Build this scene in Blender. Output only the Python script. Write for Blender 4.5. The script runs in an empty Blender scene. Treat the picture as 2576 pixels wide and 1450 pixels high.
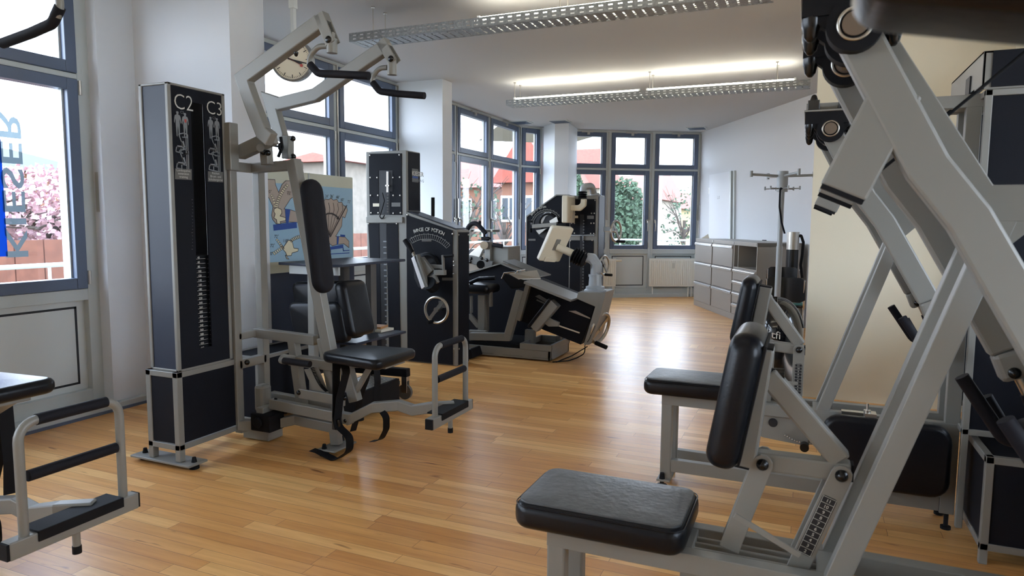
import bpy, bmesh, math, random
from mathutils import Vector as V, Matrix
random.seed(7)
sc = bpy.context.scene
# ------------------------------------------------------------------ camera (world X runs across the room, world Y along the window facade)
F_PX, PITCH, ROLL, YAW, EYE = 1729.8, .09548, .006764, .40448, 1.28
def _g(x, y, z):
    return V((math.cos(YAW)*x - math.sin(YAW)*y, math.sin(YAW)*x + math.cos(YAW)*y, z))
FW = _g(0, math.cos(PITCH), -math.sin(PITCH))
_u0 = V((0, math.sin(PITCH), math.cos(PITCH)))
_r = V((1, 0, 0))*math.cos(ROLL) + _u0*math.sin(ROLL); RT = _g(*_r)
_u = _u0*math.cos(ROLL) - V((1, 0, 0))*math.sin(ROLL); UP = _g(*_u)
CAM = V((0, 0, EYE))
cd = bpy.data.cameras.new('camera'); cam = bpy.data.objects.new('camera', cd); sc.collection.objects.link(cam)
m = Matrix((RT, UP, -FW)).transposed().to_4x4(); m.translation = CAM; cam.matrix_world = m
cd.sensor_width = 36; cd.lens = F_PX*36/2576; cd.clip_start = .02; cd.clip_end = 400
cd.dof.use_dof = True; cd.dof.focus_distance = 4.2; cd.dof.aperture_fstop = 7.0
sc.camera = cam
# ------------------------------------------------------------------ world, exposure
w = bpy.data.worlds.new('overcast_sky'); sc.world = w; w.use_nodes = True
nt = w.node_tree; bg = nt.nodes['Background']
tc = nt.nodes.new('ShaderNodeTexCoord'); sp = nt.nodes.new('ShaderNodeSeparateXYZ'); cr = nt.nodes.new('ShaderNodeValToRGB')
nt.links.new(tc.outputs['Generated'], sp.inputs[0]); nt.links.new(sp.outputs['Z'], cr.inputs[0])
cr.color_ramp.elements[0].color = (.90, .95, 1, 1); cr.color_ramp.elements[1].color = (.70, .83, 1, 1)
cr.color_ramp.elements[0].position = .0; cr.color_ramp.elements[1].position = .8
nt.links.new(cr.outputs[0], bg.inputs[0]); bg.inputs[1].default_value = 3.3
sc.view_settings.view_transform = 'Standard'; sc.view_settings.look = 'None'
sc.view_settings.exposure = 1.8; sc.view_settings.gamma = 1; sc.view_settings.use_curve_mapping = False
sc.cycles.max_bounces = 10; sc.cycles.diffuse_bounces = 6; sc.cycles.transparent_max_bounces = 12
sc.cycles.sample_clamp_indirect = 6
# ------------------------------------------------------------------ points: a pixel of the photo met with a real plane of the room
def ray(x, y): return FW*F_PX + RT*(x-1288) - UP*(y-725)
def _hit(i, val, x, y):
    d = ray(x, y); t = (val-CAM[i])/d[i]; return CAM + d*t
def A(a, x, y): return _hit(0, a, x, y)
def B(b, x, y): return _hit(1, b, x, y)
def Z(z, x, y): return _hit(2, z, x, y)
def W(P, Q, x, y):                      # vertical plane through the floor line P-Q
    n = V((Q[1]-P[1], P[0]-Q[0], 0)); d = ray(x, y); t = (V((P[0], P[1], 0))-V((0, 0, 0))).dot(n)
    return CAM + d*((t - CAM.dot(n))/d.dot(n))
X_, Y_, Z_ = V((1, 0, 0)), V((0, 1, 0)), V((0, 0, 1))
# ------------------------------------------------------------------ materials
def lin(c): return tuple(((v/255)/12.92 if v/255 <= .04045 else ((v/255+.055)/1.055)**2.4) for v in c)
def mat(name, rgb, rough=.5, metal=0, bump=0, bscale=80, var=0, vscale=6, spec=.5, coat=0):
    m = bpy.data.materials.new(name); m.use_nodes = True; t = m.node_tree; p = t.nodes['Principled BSDF']
    c = lin(rgb)
    p.inputs['Base Color'].default_value = (*c, 1); p.inputs['Roughness'].default_value = rough
    p.inputs['Metallic'].default_value = metal; p.inputs['Specular IOR Level'].default_value = spec
    p.inputs['Coat Weight'].default_value = coat
    co = t.nodes.new('ShaderNodeTexCoord')
    if var:
        n = t.nodes.new('ShaderNodeTexNoise'); n.inputs['Scale'].default_value = vscale; n.inputs['Detail'].default_value = 4
        r = t.nodes.new('ShaderNodeValToRGB'); t.links.new(co.outputs['Object'], n.inputs['Vector']); t.links.new(n.outputs['Fac'], r.inputs[0])
        r.color_ramp.elements[0].position = .35; r.color_ramp.elements[1].position = .65
        r.color_ramp.elements[0].color = (*[v*(1-var) for v in c], 1); r.color_ramp.elements[1].color = (*[min(1, v*(1+var)) for v in c], 1)
        t.links.new(r.outputs[0], p.inputs['Base Color'])
    if bump:
        n = t.nodes.new('ShaderNodeTexNoise'); n.inputs['Scale'].default_value = bscale; n.inputs['Detail'].default_value = 3
        b = t.nodes.new('ShaderNodeBump'); b.inputs['Strength'].default_value = bump; b.inputs['Distance'].default_value = .002
        t.links.new(co.outputs['Object'], n.inputs['Vector']); t.links.new(n.outputs['Fac'], b.inputs['Height']); t.links.new(b.outputs[0], p.inputs['Normal'])
    return m
M = {}
M['wall'] = mat('white_plaster', (214, 217, 221), .85, bump=.15, bscale=200)
M['cream'] = mat('cream_plaster', (222, 214, 192), .85, bump=.15, bscale=200)
M['ceil'] = mat('ceiling_paint', (188, 189, 191), .9, bump=.1, bscale=150)
M['steel'] = mat('grey_frame_paint', (130, 129, 124), .42, .1, bump=.08, bscale=300, spec=.6)
M['steel_d'] = mat('dark_frame_paint', (96, 95, 92), .4, .15)
M['navy'] = mat('navy_black_panel', (22, 24, 31), .6, bump=.2, bscale=900, var=.25, vscale=500, spec=.14)
M['navy_l'] = mat('blue_grey_panel', (50, 57, 72), .42, bump=.1, bscale=900, spec=.3)  # paler navy; also carries painted reflection and shade on some panels
M['leather'] = mat('black_upholstery', (12, 14, 20), .32, bump=.2, bscale=140, spec=.3)
M['worn'] = mat('worn_grey_upholstery', (70, 73, 75), .38, bump=.9, bscale=55, var=.22, vscale=24)
M['rubber'] = mat('black_rubber', (16, 17, 21), .65, spec=.2)
M['foam'] = mat('black_foam_grip', (24, 24, 30), .7, bump=.2, bscale=400, spec=.2)
M['blackgloss'] = mat('black_gloss', (10, 11, 14), .08, spec=.6, coat=.5)
M['bolt'] = mat('black_bolt_cap', (14, 14, 16), .25)
M['shaft'] = mat('brown_grey_shaft', (112, 98, 84), .5, .3)
M['chrome'] = mat('chrome', (205, 205, 205), .18, 1)
M['brushed'] = mat('brushed_steel', (190, 186, 178), .32, 1)
M['galv'] = mat('galvanised_sheet', (150, 152, 152), .45, .75, var=.18, vscale=60)
M['sash'] = mat('slate_blue_window_frame', (86, 99, 122), .33, .1, spec=.6)
M['mull'] = mat('pale_grey_mullion', (190, 196, 195), .4, .1)
M['panel'] = mat('pale_green_grey_panel', (206, 212, 212), .5)
M['gasket'] = mat('black_gasket', (26, 28, 34), .5)
M['rad'] = mat('radiator_white', (232, 231, 222), .4)
M['cab'] = mat('warm_grey_cabinet', (150, 146, 140), .4, .1)
M['cab_l'] = mat('aluminium_pull', (214, 216, 218), .25, .6)
M['mon'] = mat('ivory_plastic', (222, 214, 192), .45)
M['white'] = mat('white_lacquer', (238, 240, 244), .35)
M['print'] = mat('pale_print', (196, 196, 188), .5)
M['print_d'] = mat('dim_print', (124, 128, 132), .5)
M['red'] = mat('red_print', (176, 66, 58), .5)
M['blue'] = mat('signal_blue', (34, 74, 150), .5)
M['sky'] = mat('poster_blue', (150, 184, 206), .55)
M['cream_p'] = mat('poster_cream', (196, 198, 180), .55)
M['skin_p'] = mat('poster_tan', (172, 158, 146), .55)
M['bone'] = mat('poster_bone', (222, 214, 184), .55)
M['line'] = mat('poster_line', (52, 46, 48), .6)
M['doorw'] = mat('door_paint', (222, 226, 232), .6)
M['paper'] = mat('paper', (225, 218, 200), .7)
M['wood_l'] = mat('book_cover', (178, 132, 88), .6)
M['green'] = mat('teal_plastic', (92, 150, 140), .5)
def film(name, rgb, tr):
    m = bpy.data.materials.new(name); m.use_nodes = True; t = m.node_tree; t.nodes.clear(); o = t.nodes.new('ShaderNodeOutputMaterial')
    a = t.nodes.new('ShaderNodeBsdfTransparent'); b = t.nodes.new('ShaderNodeBsdfDiffuse'); c = t.nodes.new('ShaderNodeBsdfTranslucent'); x1 = t.nodes.new('ShaderNodeMixShader'); x2 = t.nodes.new('ShaderNodeMixShader')
    b.inputs[0].default_value = (*lin(rgb), 1); c.inputs[0].default_value = (*lin(rgb), 1); a.inputs[0].default_value = (*lin(rgb), 1); x1.inputs[0].default_value = .5; x2.inputs[0].default_value = tr
    L = t.links; L.new(b.outputs[0], x1.inputs[1]); L.new(c.outputs[0], x1.inputs[2]); L.new(x1.outputs[0], x2.inputs[1]); L.new(a.outputs[0], x2.inputs[2]); L.new(x2.outputs[0], o.inputs[0]); return m
M['film'] = film('frosted_film_grey', (96, 108, 114), .3); M['film_b'] = film('blue_film', (60, 120, 200), .35)
M['coatst'] = mat('coat_stand_grey', (160, 166, 170), .45, .2)
def emis(name, rgb, s):
    m = bpy.data.materials.new(name); m.use_nodes = True; p = m.node_tree.nodes['Principled BSDF']
    p.inputs['Base Color'].default_value = (*rgb, 1); p.inputs['Emission Color'].default_value = (*rgb, 1); p.inputs['Emission Strength'].default_value = s
    return m
M['tube'] = emis('fluorescent_tube', (1, .93, .76), 10.5)
def glass():
    m = bpy.data.materials.new('window_glass'); m.use_nodes = True; t = m.node_tree; t.nodes.clear()
    o = t.nodes.new('ShaderNodeOutputMaterial'); mx = t.nodes.new('ShaderNodeMixShader'); tr = t.nodes.new('ShaderNodeBsdfTransparent'); g = t.nodes.new('ShaderNodeBsdfGlossy')
    tr.inputs[0].default_value = (.93, .96, 1, 1); g.inputs['Roughness'].default_value = .01; lw = t.nodes.new('ShaderNodeLayerWeight'); lw.inputs[0].default_value = .5; pw = t.nodes.new('ShaderNodeMath'); pw.operation = 'POWER'; pw.inputs[1].default_value = 5; f = t.nodes.new('ShaderNodeMath'); f.operation = 'MULTIPLY_ADD'; f.inputs[1].default_value = .6; f.inputs[2].default_value = .03; t.links.new(lw.outputs['Facing'], pw.inputs[0]); t.links.new(pw.outputs[0], f.inputs[0])
    t.links.new(f.outputs[0], mx.inputs[0]); t.links.new(tr.outputs[0], mx.inputs[1]); t.links.new(g.outputs[0], mx.inputs[2]); t.links.new(mx.outputs[0], o.inputs[0])
    return m
M['glass'] = glass()
def floor_mat():
    m = bpy.data.materials.new('beech_strip_parquet'); m.use_nodes = True; t = m.node_tree; N = t.nodes; L = t.links; p = N['Principled BSDF']
    co = N.new('ShaderNodeTexCoord')
    def brick(rot, loc, bw, rh):
        mp = N.new('ShaderNodeMapping'); mp.inputs['Rotation'].default_value = (0, 0, rot); mp.inputs['Location'].default_value = loc
        L.new(co.outputs['Object'], mp.inputs[0]); b = N.new('ShaderNodeTexBrick'); L.new(mp.outputs[0], b.inputs[0])
        b.inputs['Scale'].default_value = 1; b.inputs['Brick Width'].default_value = bw; b.inputs['Row Height'].default_value = rh
        b.inputs['Mortar Size'].default_value = .0009; b.inputs['Mortar Smooth'].default_value = .3; b.offset = .37; b.offset_frequency = 3; b.squash = 1.35; b.squash_frequency = 2
        b.inputs['Color1'].default_value = (0, 0, 0, 1); b.inputs['Color2'].default_value = (1, 1, 1, 1); b.inputs['Mortar'].default_value = (.5, .5, .5, 1)
        return mp, b
    mp1, b1 = brick(0, (0, 0, 0), .74, .068); mp2, b2 = brick(math.pi/2, (0, 3.335, 0), .6, .085)
    sx = N.new('ShaderNodeSeparateXYZ'); L.new(co.outputs['Object'], sx.inputs[0])
    def cmp(op, v):
        n = N.new('ShaderNodeMath'); n.operation = op; n.inputs[1].default_value = v; L.new(sx.outputs['Y'], n.inputs[0]); return n
    g1 = cmp('GREATER_THAN', BAND[0]); g2 = cmp('LESS_THAN', BAND[1]); mu = N.new('ShaderNodeMath'); mu.operation = 'MULTIPLY'
    L.new(g1.outputs[0], mu.inputs[0]); L.new(g2.outputs[0], mu.inputs[1])
    mc = N.new('ShaderNodeMixRGB'); L.new(mu.outputs[0], mc.inputs[0]); L.new(b1.outputs['Color'], mc.inputs[1]); L.new(b2.outputs['Color'], mc.inputs[2])
    mf = N.new('ShaderNodeMixRGB'); L.new(mu.outputs[0], mf.inputs[0]); L.new(b1.outputs['Fac'], mf.inputs[1]); L.new(b2.outputs['Fac'], mf.inputs[2])
    mv = N.new('ShaderNodeMix'); mv.data_type = 'VECTOR'; L.new(mu.outputs[0], mv.inputs[0]); L.new(mp1.outputs[0], mv.inputs[4]); L.new(mp2.outputs[0], mv.inputs[5])
    # grain, stretched along each strip, shifted per strip
    gm = N.new('ShaderNodeMapping'); gm.inputs['Scale'].default_value = (1.6, 22, 1); L.new(mv.outputs[1], gm.inputs[0])
    ad = N.new('ShaderNodeVectorMath'); ad.operation = 'MULTIPLY_ADD'; L.new(mc.outputs[0], ad.inputs[0]); ad.inputs[1].default_value = (13, 7, 3); L.new(gm.outputs[0], ad.inputs[2])
    gn = N.new('ShaderNodeTexNoise'); gn.inputs['Scale'].default_value = 1.5; gn.inputs['Detail'].default_value = 6; gn.inputs['Roughness'].default_value = .62; L.new(ad.outputs[0], gn.inputs['Vector'])
    r1 = N.new('ShaderNodeValToRGB'); L.new(mc.outputs[0], r1.inputs[0]); e = r1.color_ramp.elements
    e[0].color = (*lin((208, 148, 84)), 1); e[1].color = (*lin((242, 194, 126)), 1)
    for q, c in ((.3, (228, 172, 104)), (.55, (216, 156, 90)), (.8, (236, 184, 116))):
        x = e.new(q); x.color = (*lin(c), 1)
    r2 = N.new('ShaderNodeValToRGB'); L.new(gn.outputs['Fac'], r2.inputs[0]); e = r2.color_ramp.elements
    e[0].position = .28; e[0].color = (.72, .62, .52, 1); e[1].position = .62; e[1].color = (1, 1, 1, 1)
    mm = N.new('ShaderNodeMixRGB'); mm.blend_type = 'MULTIPLY'; mm.inputs[0].default_value = .75; L.new(r1.outputs[0], mm.inputs[1]); L.new(r2.outputs[0], mm.inputs[2])
    # brown knots
    kn = N.new('ShaderNodeTexNoise'); kn.inputs['Scale'].default_value = 2.4; kn.inputs['Detail'].default_value = 2
    km = N.new('ShaderNodeMapping'); km.inputs['Scale'].default_value = (1.6, 6.5, 1); L.new(ad.outputs[0], km.inputs[0]); km.inputs['Scale'].default_value = (1.1, .42, 1); L.new(km.outputs[0], kn.inputs['Vector'])
    kr = N.new('ShaderNodeValToRGB'); L.new(kn.outputs['Fac'], kr.inputs[0]); kr.color_ramp.elements[0].position = .70; kr.color_ramp.elements[0].color = (1, 1, 1, 1); kr.color_ramp.elements[1].position = .78; kr.color_ramp.elements[1].color = (.34, .22, .14, 1)
    mk = N.new('ShaderNodeMixRGB'); mk.blend_type = 'MULTIPLY'; mk.inputs[0].default_value = 1; L.new(mm.outputs[0], mk.inputs[1]); L.new(kr.outputs[0], mk.inputs[2])
    mj = N.new('ShaderNodeMixRGB'); L.new(mf.outputs[0], mj.inputs[0]); L.new(mk.outputs[0], mj.inputs[1]); mj.inputs[2].default_value = (*lin((112, 72, 42)), 1)
    L.new(mj.outputs[0], p.inputs['Base Color'])
    rr = N.new('ShaderNodeMapRange'); L.new(gn.outputs['Fac'], rr.inputs[0]); rr.inputs[3].default_value = .27; rr.inputs[4].default_value = .40; L.new(rr.outputs[0], p.inputs['Roughness'])
    bp = N.new('ShaderNodeBump'); bp.inputs['Strength'].default_value = .25; bp.inputs['Distance'].default_value = .0008; bp.invert = True
    L.new(mf.outputs[0], bp.inputs['Height']); L.new(bp.outputs[0], p.inputs['Normal'])
    p.inputs['Specular IOR Level'].default_value = .42; p.inputs['Coat Weight'].default_value = .05; p.inputs['Coat Roughness'].default_value = .2
    return m
BAND = (3.385, 3.565)
M['floor'] = floor_mat()
# ------------------------------------------------------------------ mesh builder
def fillet(pts, r, n=6):
    out = [pts[0]]
    for i in range(1, len(pts)-1):
        p, a, b = pts[i], pts[i-1], pts[i+1]; da = (a-p); db = (b-p); la, lb = da.length, db.length
        da.normalize(); db.normalize(); ang = da.angle(db)
        if ang > 3.05: out.append(p); continue
        t = min(r/math.tan(ang/2), la*.48, lb*.48); rr = t*math.tan(ang/2); bis = (da+db).normalized(); c = p+bis*(rr/math.sin(ang/2))
        s = p+da*t-c; e = p+db*t-c; tot = s.angle(e); ax = s.cross(e).normalized()
        for k in range(n+1): out.append(c+Matrix.Rotation(tot*k/n, 3, ax)@s)
    out.append(pts[-1]); return out
class MB:
    def __init__(s): s.v = []; s.f = []
    def add(s, vs, fs):
        o = len(s.v); s.v += [V(x) for x in vs]; s.f += [tuple(i+o for i in f) for f in fs]; return s
    def box(s, lo, hi):
        x0, x1 = sorted((lo[0], hi[0])); y0, y1 = sorted((lo[1], hi[1])); z0, z1 = sorted((lo[2], hi[2]))
        return s.add([(x0,y0,z0),(x1,y0,z0),(x1,y1,z0),(x0,y1,z0),(x0,y0,z1),(x1,y0,z1),(x1,y1,z1),(x0,y1,z1)], [(0,3,2,1),(4,5,6,7),(0,1,5,4),(1,2,6,5),(2,3,7,6),(3,0,4,7)])
    def obox(s, c, ax, ay, az):
        c = V(c); vs = [c+ax*i+ay*j+az*k for k in (-1, 1) for j in (-1, 1) for i in (-1, 1)]
        return s.add(vs, [(0,2,3,1),(4,5,7,6),(0,1,5,4),(1,3,7,5),(3,2,6,7),(2,0,4,6)])
    def path(s, pts, w, h, n):            # bent rectangular tube, w across inside the plane, h along the plane normal n
        pts = [V(p) for p in pts]; n = V(n).normalized(); secs = []
        for i, p in enumerate(pts):
            d0 = (pts[i]-pts[i-1]).normalized() if i else None; d1 = (pts[i+1]-pts[i]).normalized() if i < len(pts)-1 else None
            d = (d0 or d1) if not (d0 and d1) else (d0+d1).normalized()
            side = d.cross(n).normalized(); k = 1
            if d0 and d1: k = 1/max(.35, side.dot(d1.cross(n).normalized()))
            secs.append([p+side*w/2*k+n*h/2, p-side*w/2*k+n*h/2, p-side*w/2*k-n*h/2, p+side*w/2*k-n*h/2])
        vs = [q for c in secs for q in c]; fs = [(3, 2, 1, 0)]
        for i in range(len(pts)-1):
            for j in range(4): fs.append((i*4+j, i*4+(j+1) % 4, i*4+4+(j+1) % 4, i*4+4+j))
        o = len(vs)-4; fs.append((o, o+1, o+2, o+3)); return s.add(vs, fs)
    def bar(s, p0, p1, w, h, n=Y_):
        p0, p1 = V(p0), V(p1); n = V(n); d = (p1-p0).normalized(); n = (n-d*n.dot(d)).normalized(); return s.path([p0, p1], w, h, n)
    def tube(s, pts, r, seg=14, fil=0, caps=True):
        pts = [V(p) for p in pts]
        if fil: pts = fillet(pts, fil)
        vs, fs = [], []; d = (pts[1]-pts[0]).normalized(); n = d.orthogonal().normalized()
        for i, p in enumerate(pts):
            d2 = ((pts[min(i+1, len(pts)-1)]-pts[max(i-1, 0)])).normalized(); n = (n-d2*n.dot(d2)).normalized(); b = d2.cross(n)
            rr = r[i] if isinstance(r, (list, tuple)) else r
            for k in range(seg): a = 2*math.pi*k/seg; vs.append(p+(n*math.cos(a)+b*math.sin(a))*rr)
        for i in range(len(pts)-1):
            for k in range(seg): fs.append((i*seg+k, i*seg+(k+1) % seg, (i+1)*seg+(k+1) % seg, (i+1)*seg+k))
        if caps: fs.append(tuple(range(seg-1, -1, -1))); fs.append(tuple((len(pts)-1)*seg+k for k in range(seg)))
        return s.add(vs, fs)
    def cyl(s, p0, p1, r, seg=20): return s.tube([p0, p1], r, seg)
    def torus(s, c, n, R, r, seg=40, q=10):
        n = V(n).normalized(); u = n.orthogonal().normalized(); w_ = n.cross(u); c = V(c); vs, fs = [], []
        for i in range(seg):
            a = 2*math.pi*i/seg; d = u*math.cos(a)+w_*math.sin(a)
            for j in range(q): b = 2*math.pi*j/q; vs.append(c+d*(R+r*math.cos(b))+n*r*math.sin(b))
        for i in range(seg):
            for j in range(q): fs.append((i*q+j, ((i+1) % seg)*q+j, ((i+1) % seg)*q+(j+1) % q, i*q+(j+1) % q))
        return s.add(vs, fs)
    def prism(s, poly, vec):
        poly = [V(p) for p in poly]; vec = V(vec); n = len(poly)
        return s.add(poly+[p+vec for p in poly], [tuple(range(n-1, -1, -1)), tuple(range(n, 2*n))]+[(i, (i+1) % n, n+(i+1) % n, n+i) for i in range(n)])
    def pad(s, c, ux, uy, uz, r=.04, er=.02, q=5, lv=5, dome=0):   # cushion: half-size vectors ux, uy, uz; corner radius r; soft edge er
        c = V(c); sx, sy, sz = ux.length, uy.length, uz.length; ax, ay, az = ux/sx, uy/sy, uz/sz; r = min(r, sx*.95, sy*.95); er = min(er, sz, r*.98)
        def ring(ins, h):
            o = []
            for (qx, qy, a0) in ((1, 1, 0), (-1, 1, 90), (-1, -1, 180), (1, -1, 270)):
                for k in range(q+1):
                    a = math.radians(a0+90*k/q); o.append(c+ax*(qx*(sx-r)+math.cos(a)*(r-ins))+ay*(qy*(sy-r)+math.sin(a)*(r-ins))+az*h)
            return o
        rings = []
        for k in range(lv+1): a = math.pi/2*k/lv; rings.append(ring(er*(1-math.sin(a)), -sz+er*(1-math.cos(a))))
        for k in range(lv+1): a = math.pi/2*k/lv; rings.append(ring(er*(1-math.cos(a)), sz-er*(1-math.sin(a))))
        n = len(rings[0]); vs = [p for R in rings for p in R]; fs = [tuple(range(n-1, -1, -1))]
        for i in range(len(rings)-1):
            for k in range(n): fs.append((i*n+k, i*n+(k+1) % n, (i+1)*n+(k+1) % n, (i+1)*n+k))
        t = (len(rings)-1)*n
        if dome:
            cen = len(vs); vs.append(c+az*(sz+dome)); mid = [ (vs[t+k]*.55+(c+az*sz)*.45)+az*dome*.8 for k in range(n)]
            vs += mid
            for k in range(n): fs.append((t+k, t+(k+1) % n, cen+1+(k+1) % n, cen+1+k)); fs.append((cen+1+k, cen+1+(k+1) % n, cen))
        else: fs.append(tuple(t+k for k in range(n)))
        return s.add(vs, fs)
    def sphere(s, c, r, sz=1, seg=14, rg=8):
        c = V(c); vs = [c+V((0, 0, r*sz))]; fs = []
        for i in range(1, rg):
            a = math.pi*i/rg
            for k in range(seg): b = 2*math.pi*k/seg; vs.append(c+V((r*math.sin(a)*math.cos(b), r*math.sin(a)*math.sin(b), r*sz*math.cos(a))))
        vs.append(c-V((0, 0, r*sz)))
        for k in range(seg):
            fs.append((0, 1+k, 1+(k+1) % seg)); e = 1+(rg-2)*seg; fs.append((len(vs)-1, e+(k+1) % seg, e+k))
            for i in range(rg-2): fs.append((1+i*seg+k, 1+(i+1)*seg+k, 1+(i+1)*seg+(k+1) % seg, 1+i*seg+(k+1) % seg))
        return s.add(vs, fs)
    def lathe(s, c, prof, seg=28, axis=Z_):
        axis = V(axis).normalized(); u = axis.orthogonal().normalized(); w_ = axis.cross(u); c = V(c); vs, fs = [], []
        for r, h in prof:
            for k in range(seg): a = 2*math.pi*k/seg; vs.append(c+axis*h+(u*math.cos(a)+w_*math.sin(a))*max(r, 1e-4))
        for i in range(len(prof)-1):
            for k in range(seg): fs.append((i*seg+k, i*seg+(k+1) % seg, (i+1)*seg+(k+1) % seg, (i+1)*seg+k))
        fs.append(tuple(range(seg-1, -1, -1))); fs.append(tuple((len(prof)-1)*seg+k for k in range(seg))); return s.add(vs, fs)
    def build(s, name, material, parent=None, smooth=None, bevel=0, kind=None, label=None):
        me = bpy.data.meshes.new(name); root = parent
        while root and root.parent: root = root.parent
        if root: o0 = root.location.copy()
        else:
            xs = [p.x for p in s.v]; ys = [p.y for p in s.v]; zs = [p.z for p in s.v]; o0 = V(((min(xs)+max(xs))/2, (min(ys)+max(ys))/2, min(zs)))
        me.from_pydata([tuple(p-o0) for p in s.v], [], s.f)
        bm = bmesh.new(); bm.from_mesh(me); bmesh.ops.recalc_face_normals(bm, faces=bm.faces)
        bm.to_mesh(me); bm.free()
        me.materials.append(M[material] if isinstance(material, str) else material)
        ob = bpy.data.objects.new(name, me); sc.collection.objects.link(ob)
        if parent: ob.parent = parent
        else: ob.location = o0
        if smooth:
            for p in me.polygons: p.use_smooth = True
            me.set_sharp_from_angle(angle=math.radians(smooth if smooth is not True else 40))
        if bevel:
            md = ob.modifiers.new('edge', 'BEVEL'); md.width = bevel; md.segments = 2; md.limit_method = 'ANGLE'; md.angle_limit = math.radians(35)
        if kind: ob['kind'] = kind
        if label: ob['label'] = label
        return ob
def thing(name, label, cat, loc=(0, 0, 0), group=None):
    o = bpy.data.objects.new(name, None); o.empty_display_size = .1; sc.collection.objects.link(o); o.location = loc; o['label'] = label; o['category'] = cat
    if group: o['group'] = group
    return o
def tag(o, label, cat, group=None):
    o['label'] = label; o['category'] = cat
    if group: o['group'] = group
    return o
def text(parent, name, s_, org, xd, yd, size, material, align='LEFT', ext=.0006, bold=0, sx=1, kind=None):
    cu = bpy.data.curves.new('t', 'FONT'); cu.body = s_; cu.size = 1; cu.align_x = align; cu.extrude = 0; cu.offset = bold; cu.resolution_u = 3
    t = bpy.data.objects.new('t', cu); me = bpy.data.meshes.new_from_object(t); bpy.data.objects.remove(t); bpy.data.curves.remove(cu)
    root = parent
    while root and root.parent: root = root.parent
    o0 = root.location if root else V((0, 0, 0)); xd = V(xd).normalized(); yd = V(yd).normalized(); n = xd.cross(yd)
    for v in me.vertices: v.co = V(org)+xd*v.co.x*size*sx+yd*v.co.y*size+n*ext*2-o0
    me.materials.clear(); me.materials.append(M[material]); ob = bpy.data.objects.new(name, me); sc.collection.objects.link(ob)
    if parent: ob.parent = parent
    if kind: ob['kind'] = kind
    return ob
def copy_tree(o, parent=None):
    c = o.copy(); sc.collection.objects.link(c)
    if parent: c.parent = parent
    for ch in list(o.children): copy_tree(ch, c)
    return c
# ================================================================== THE ROOM
AF, AW, AL, CEIL = -4.36, -4.27, -4.22, 2.845          # window frame face, wall face, ledge face, ceiling height
def S(name, mb, m, **k): return mb.build(name, m, kind='structure', **k)
fz = [Z(CEIL, x, y) for x, y in ((1310, 319), (1364, 321), (1433, 323), (1533, 328), (1643, 331), (1765, 333))]
BAYL = fz[0]                                            # far end of the long facade
N1 = fz[1]; F1, F2, F3 = fz[3], fz[4], fz[5]
F0 = F1 + (F1-F2)*1.0; F0 = V((F0.x, F0.y, CEIL))
RW = Z(CEIL, 2046, 237); BK = Z(0, 2019, 998).y; BA = .018
_o = V((-.05, .22, 0)); PLAN = [V((-4.68, -5, 0)), V((-4.68, BAYL.y+.1, 0)), V((N1.x, N1.y, 0))+_o, V((F0.x, F0.y, 0))+_o, V((F1.x, F1.y, 0))+_o, V((F2.x, F2.y, 0))+_o, V((F3.x+.1, F3.y+.25, 0)), V((F3.x+.7, F3.y+.25, 0)), V((3.4, 9, 0)), V((3.4, -5, 0))]
S('floor', MB().prism([p-Z_*.15 for p in PLAN], (0, 0, .15)), 'floor')
S('ceiling', MB().prism([p+Z_*CEIL for p in PLAN], (0, 0, .2)), 'ceil')
# wall pieces of the facade side
p1 = A(AW, 286.5, 1005).y; p2 = A(AW, 335, 100).y; pa = B(p2, 578, 100).x; p3 = A(pa, 668, 240).y
q1 = Z(CEIL, 1003, 208).y; qa = B(q1, 1113, 200).x; q2 = A(qa, 1137, 207).y
S('wall_left', MB().prism([(AF-.35, p1, 0), (AW, p1, 0), (AW, p2, 0), (pa, p2, 0), (pa, p3, 0), (AF-.35, p3, 0)], (0, 0, CEIL)), 'wall')
S('wall_left_pillar', MB().box((AF-.35, q1, 0), (qa, q2, CEIL)), 'wall')
c2l, c2m, c2r = [Z(CEIL, x, y) for x, y in ((1368, 318), (1396, 309), (1431, 309))]
dv = (c2r-c2m); S('wall_far_pillar', MB().prism([(c2m.x, c2m.y, 0), (c2r.x, c2r.y, 0), (c2r.x-.1, c2r.y+.75, 0), (c2l.x, c2l.y, 0)], (0, 0, CEIL)), 'wall')
# ledge under the windows
S('trim_1', MB().prism([(AL, -5, 0), (AL, BAYL.y, 0), (AF-.3, BAYL.y, 0), (AF-.3, -5, 0)], (0, 0, .052)), 'mull', bevel=.004)
S('trim_3', MB().box((AL-.001, -4.2, 0), (AL+.012, BAYL.y, .018)), 'sash')
# right-hand white wall, cream block, back-of-room shell
d = (RW-F3); d.z = 0; d.normalize()
S('wall_right', MB().prism([(F3.x, F3.y, 0), (RW.x+4.4*d.x, RW.y+4.4*d.y, 0), (RW.x+4.4*d.x+.6, RW.y+4.4*d.y+.1, 0), (F3.x+.7, F3.y+.5, 0)], (0, 0, CEIL)), 'wall')
S('wall_back', MB().box((BA, BK, 0), (3.2, BK+.36, CEIL)), 'cream')
WR = B(BK, 2553, 140).x
S('wall_side', MB().box((WR, 5.02, 0), (WR+.2, BK, CEIL)), 'cream')
S('wall_side_rear', MB().box((WR, -5, 0), (WR+.2, .5, CEIL)), 'cream')
S('wall_behind', MB().box((-4.7, -4.4, 0), (WR+.2, -4.2, CEIL)), 'wall')
wc = thing('door_1', '', '', (0, 0, 0)); del wc['label']; del wc['category']; wc['kind'] = 'structure'
def pW(x, y): return W((F3.x, F3.y), (RW.x, RW.y), x, y)
nrm = V((-d.y, d.x, 0)); nrm = nrm if nrm.x < 0 else -nrm
dp = [pW(1788, 446), pW(1843, 431), pW(1843, 690), pW(1788, 660)]; dp[2].z = 0; dp[3].z = 0; dp[0].z = dp[1].z
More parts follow.
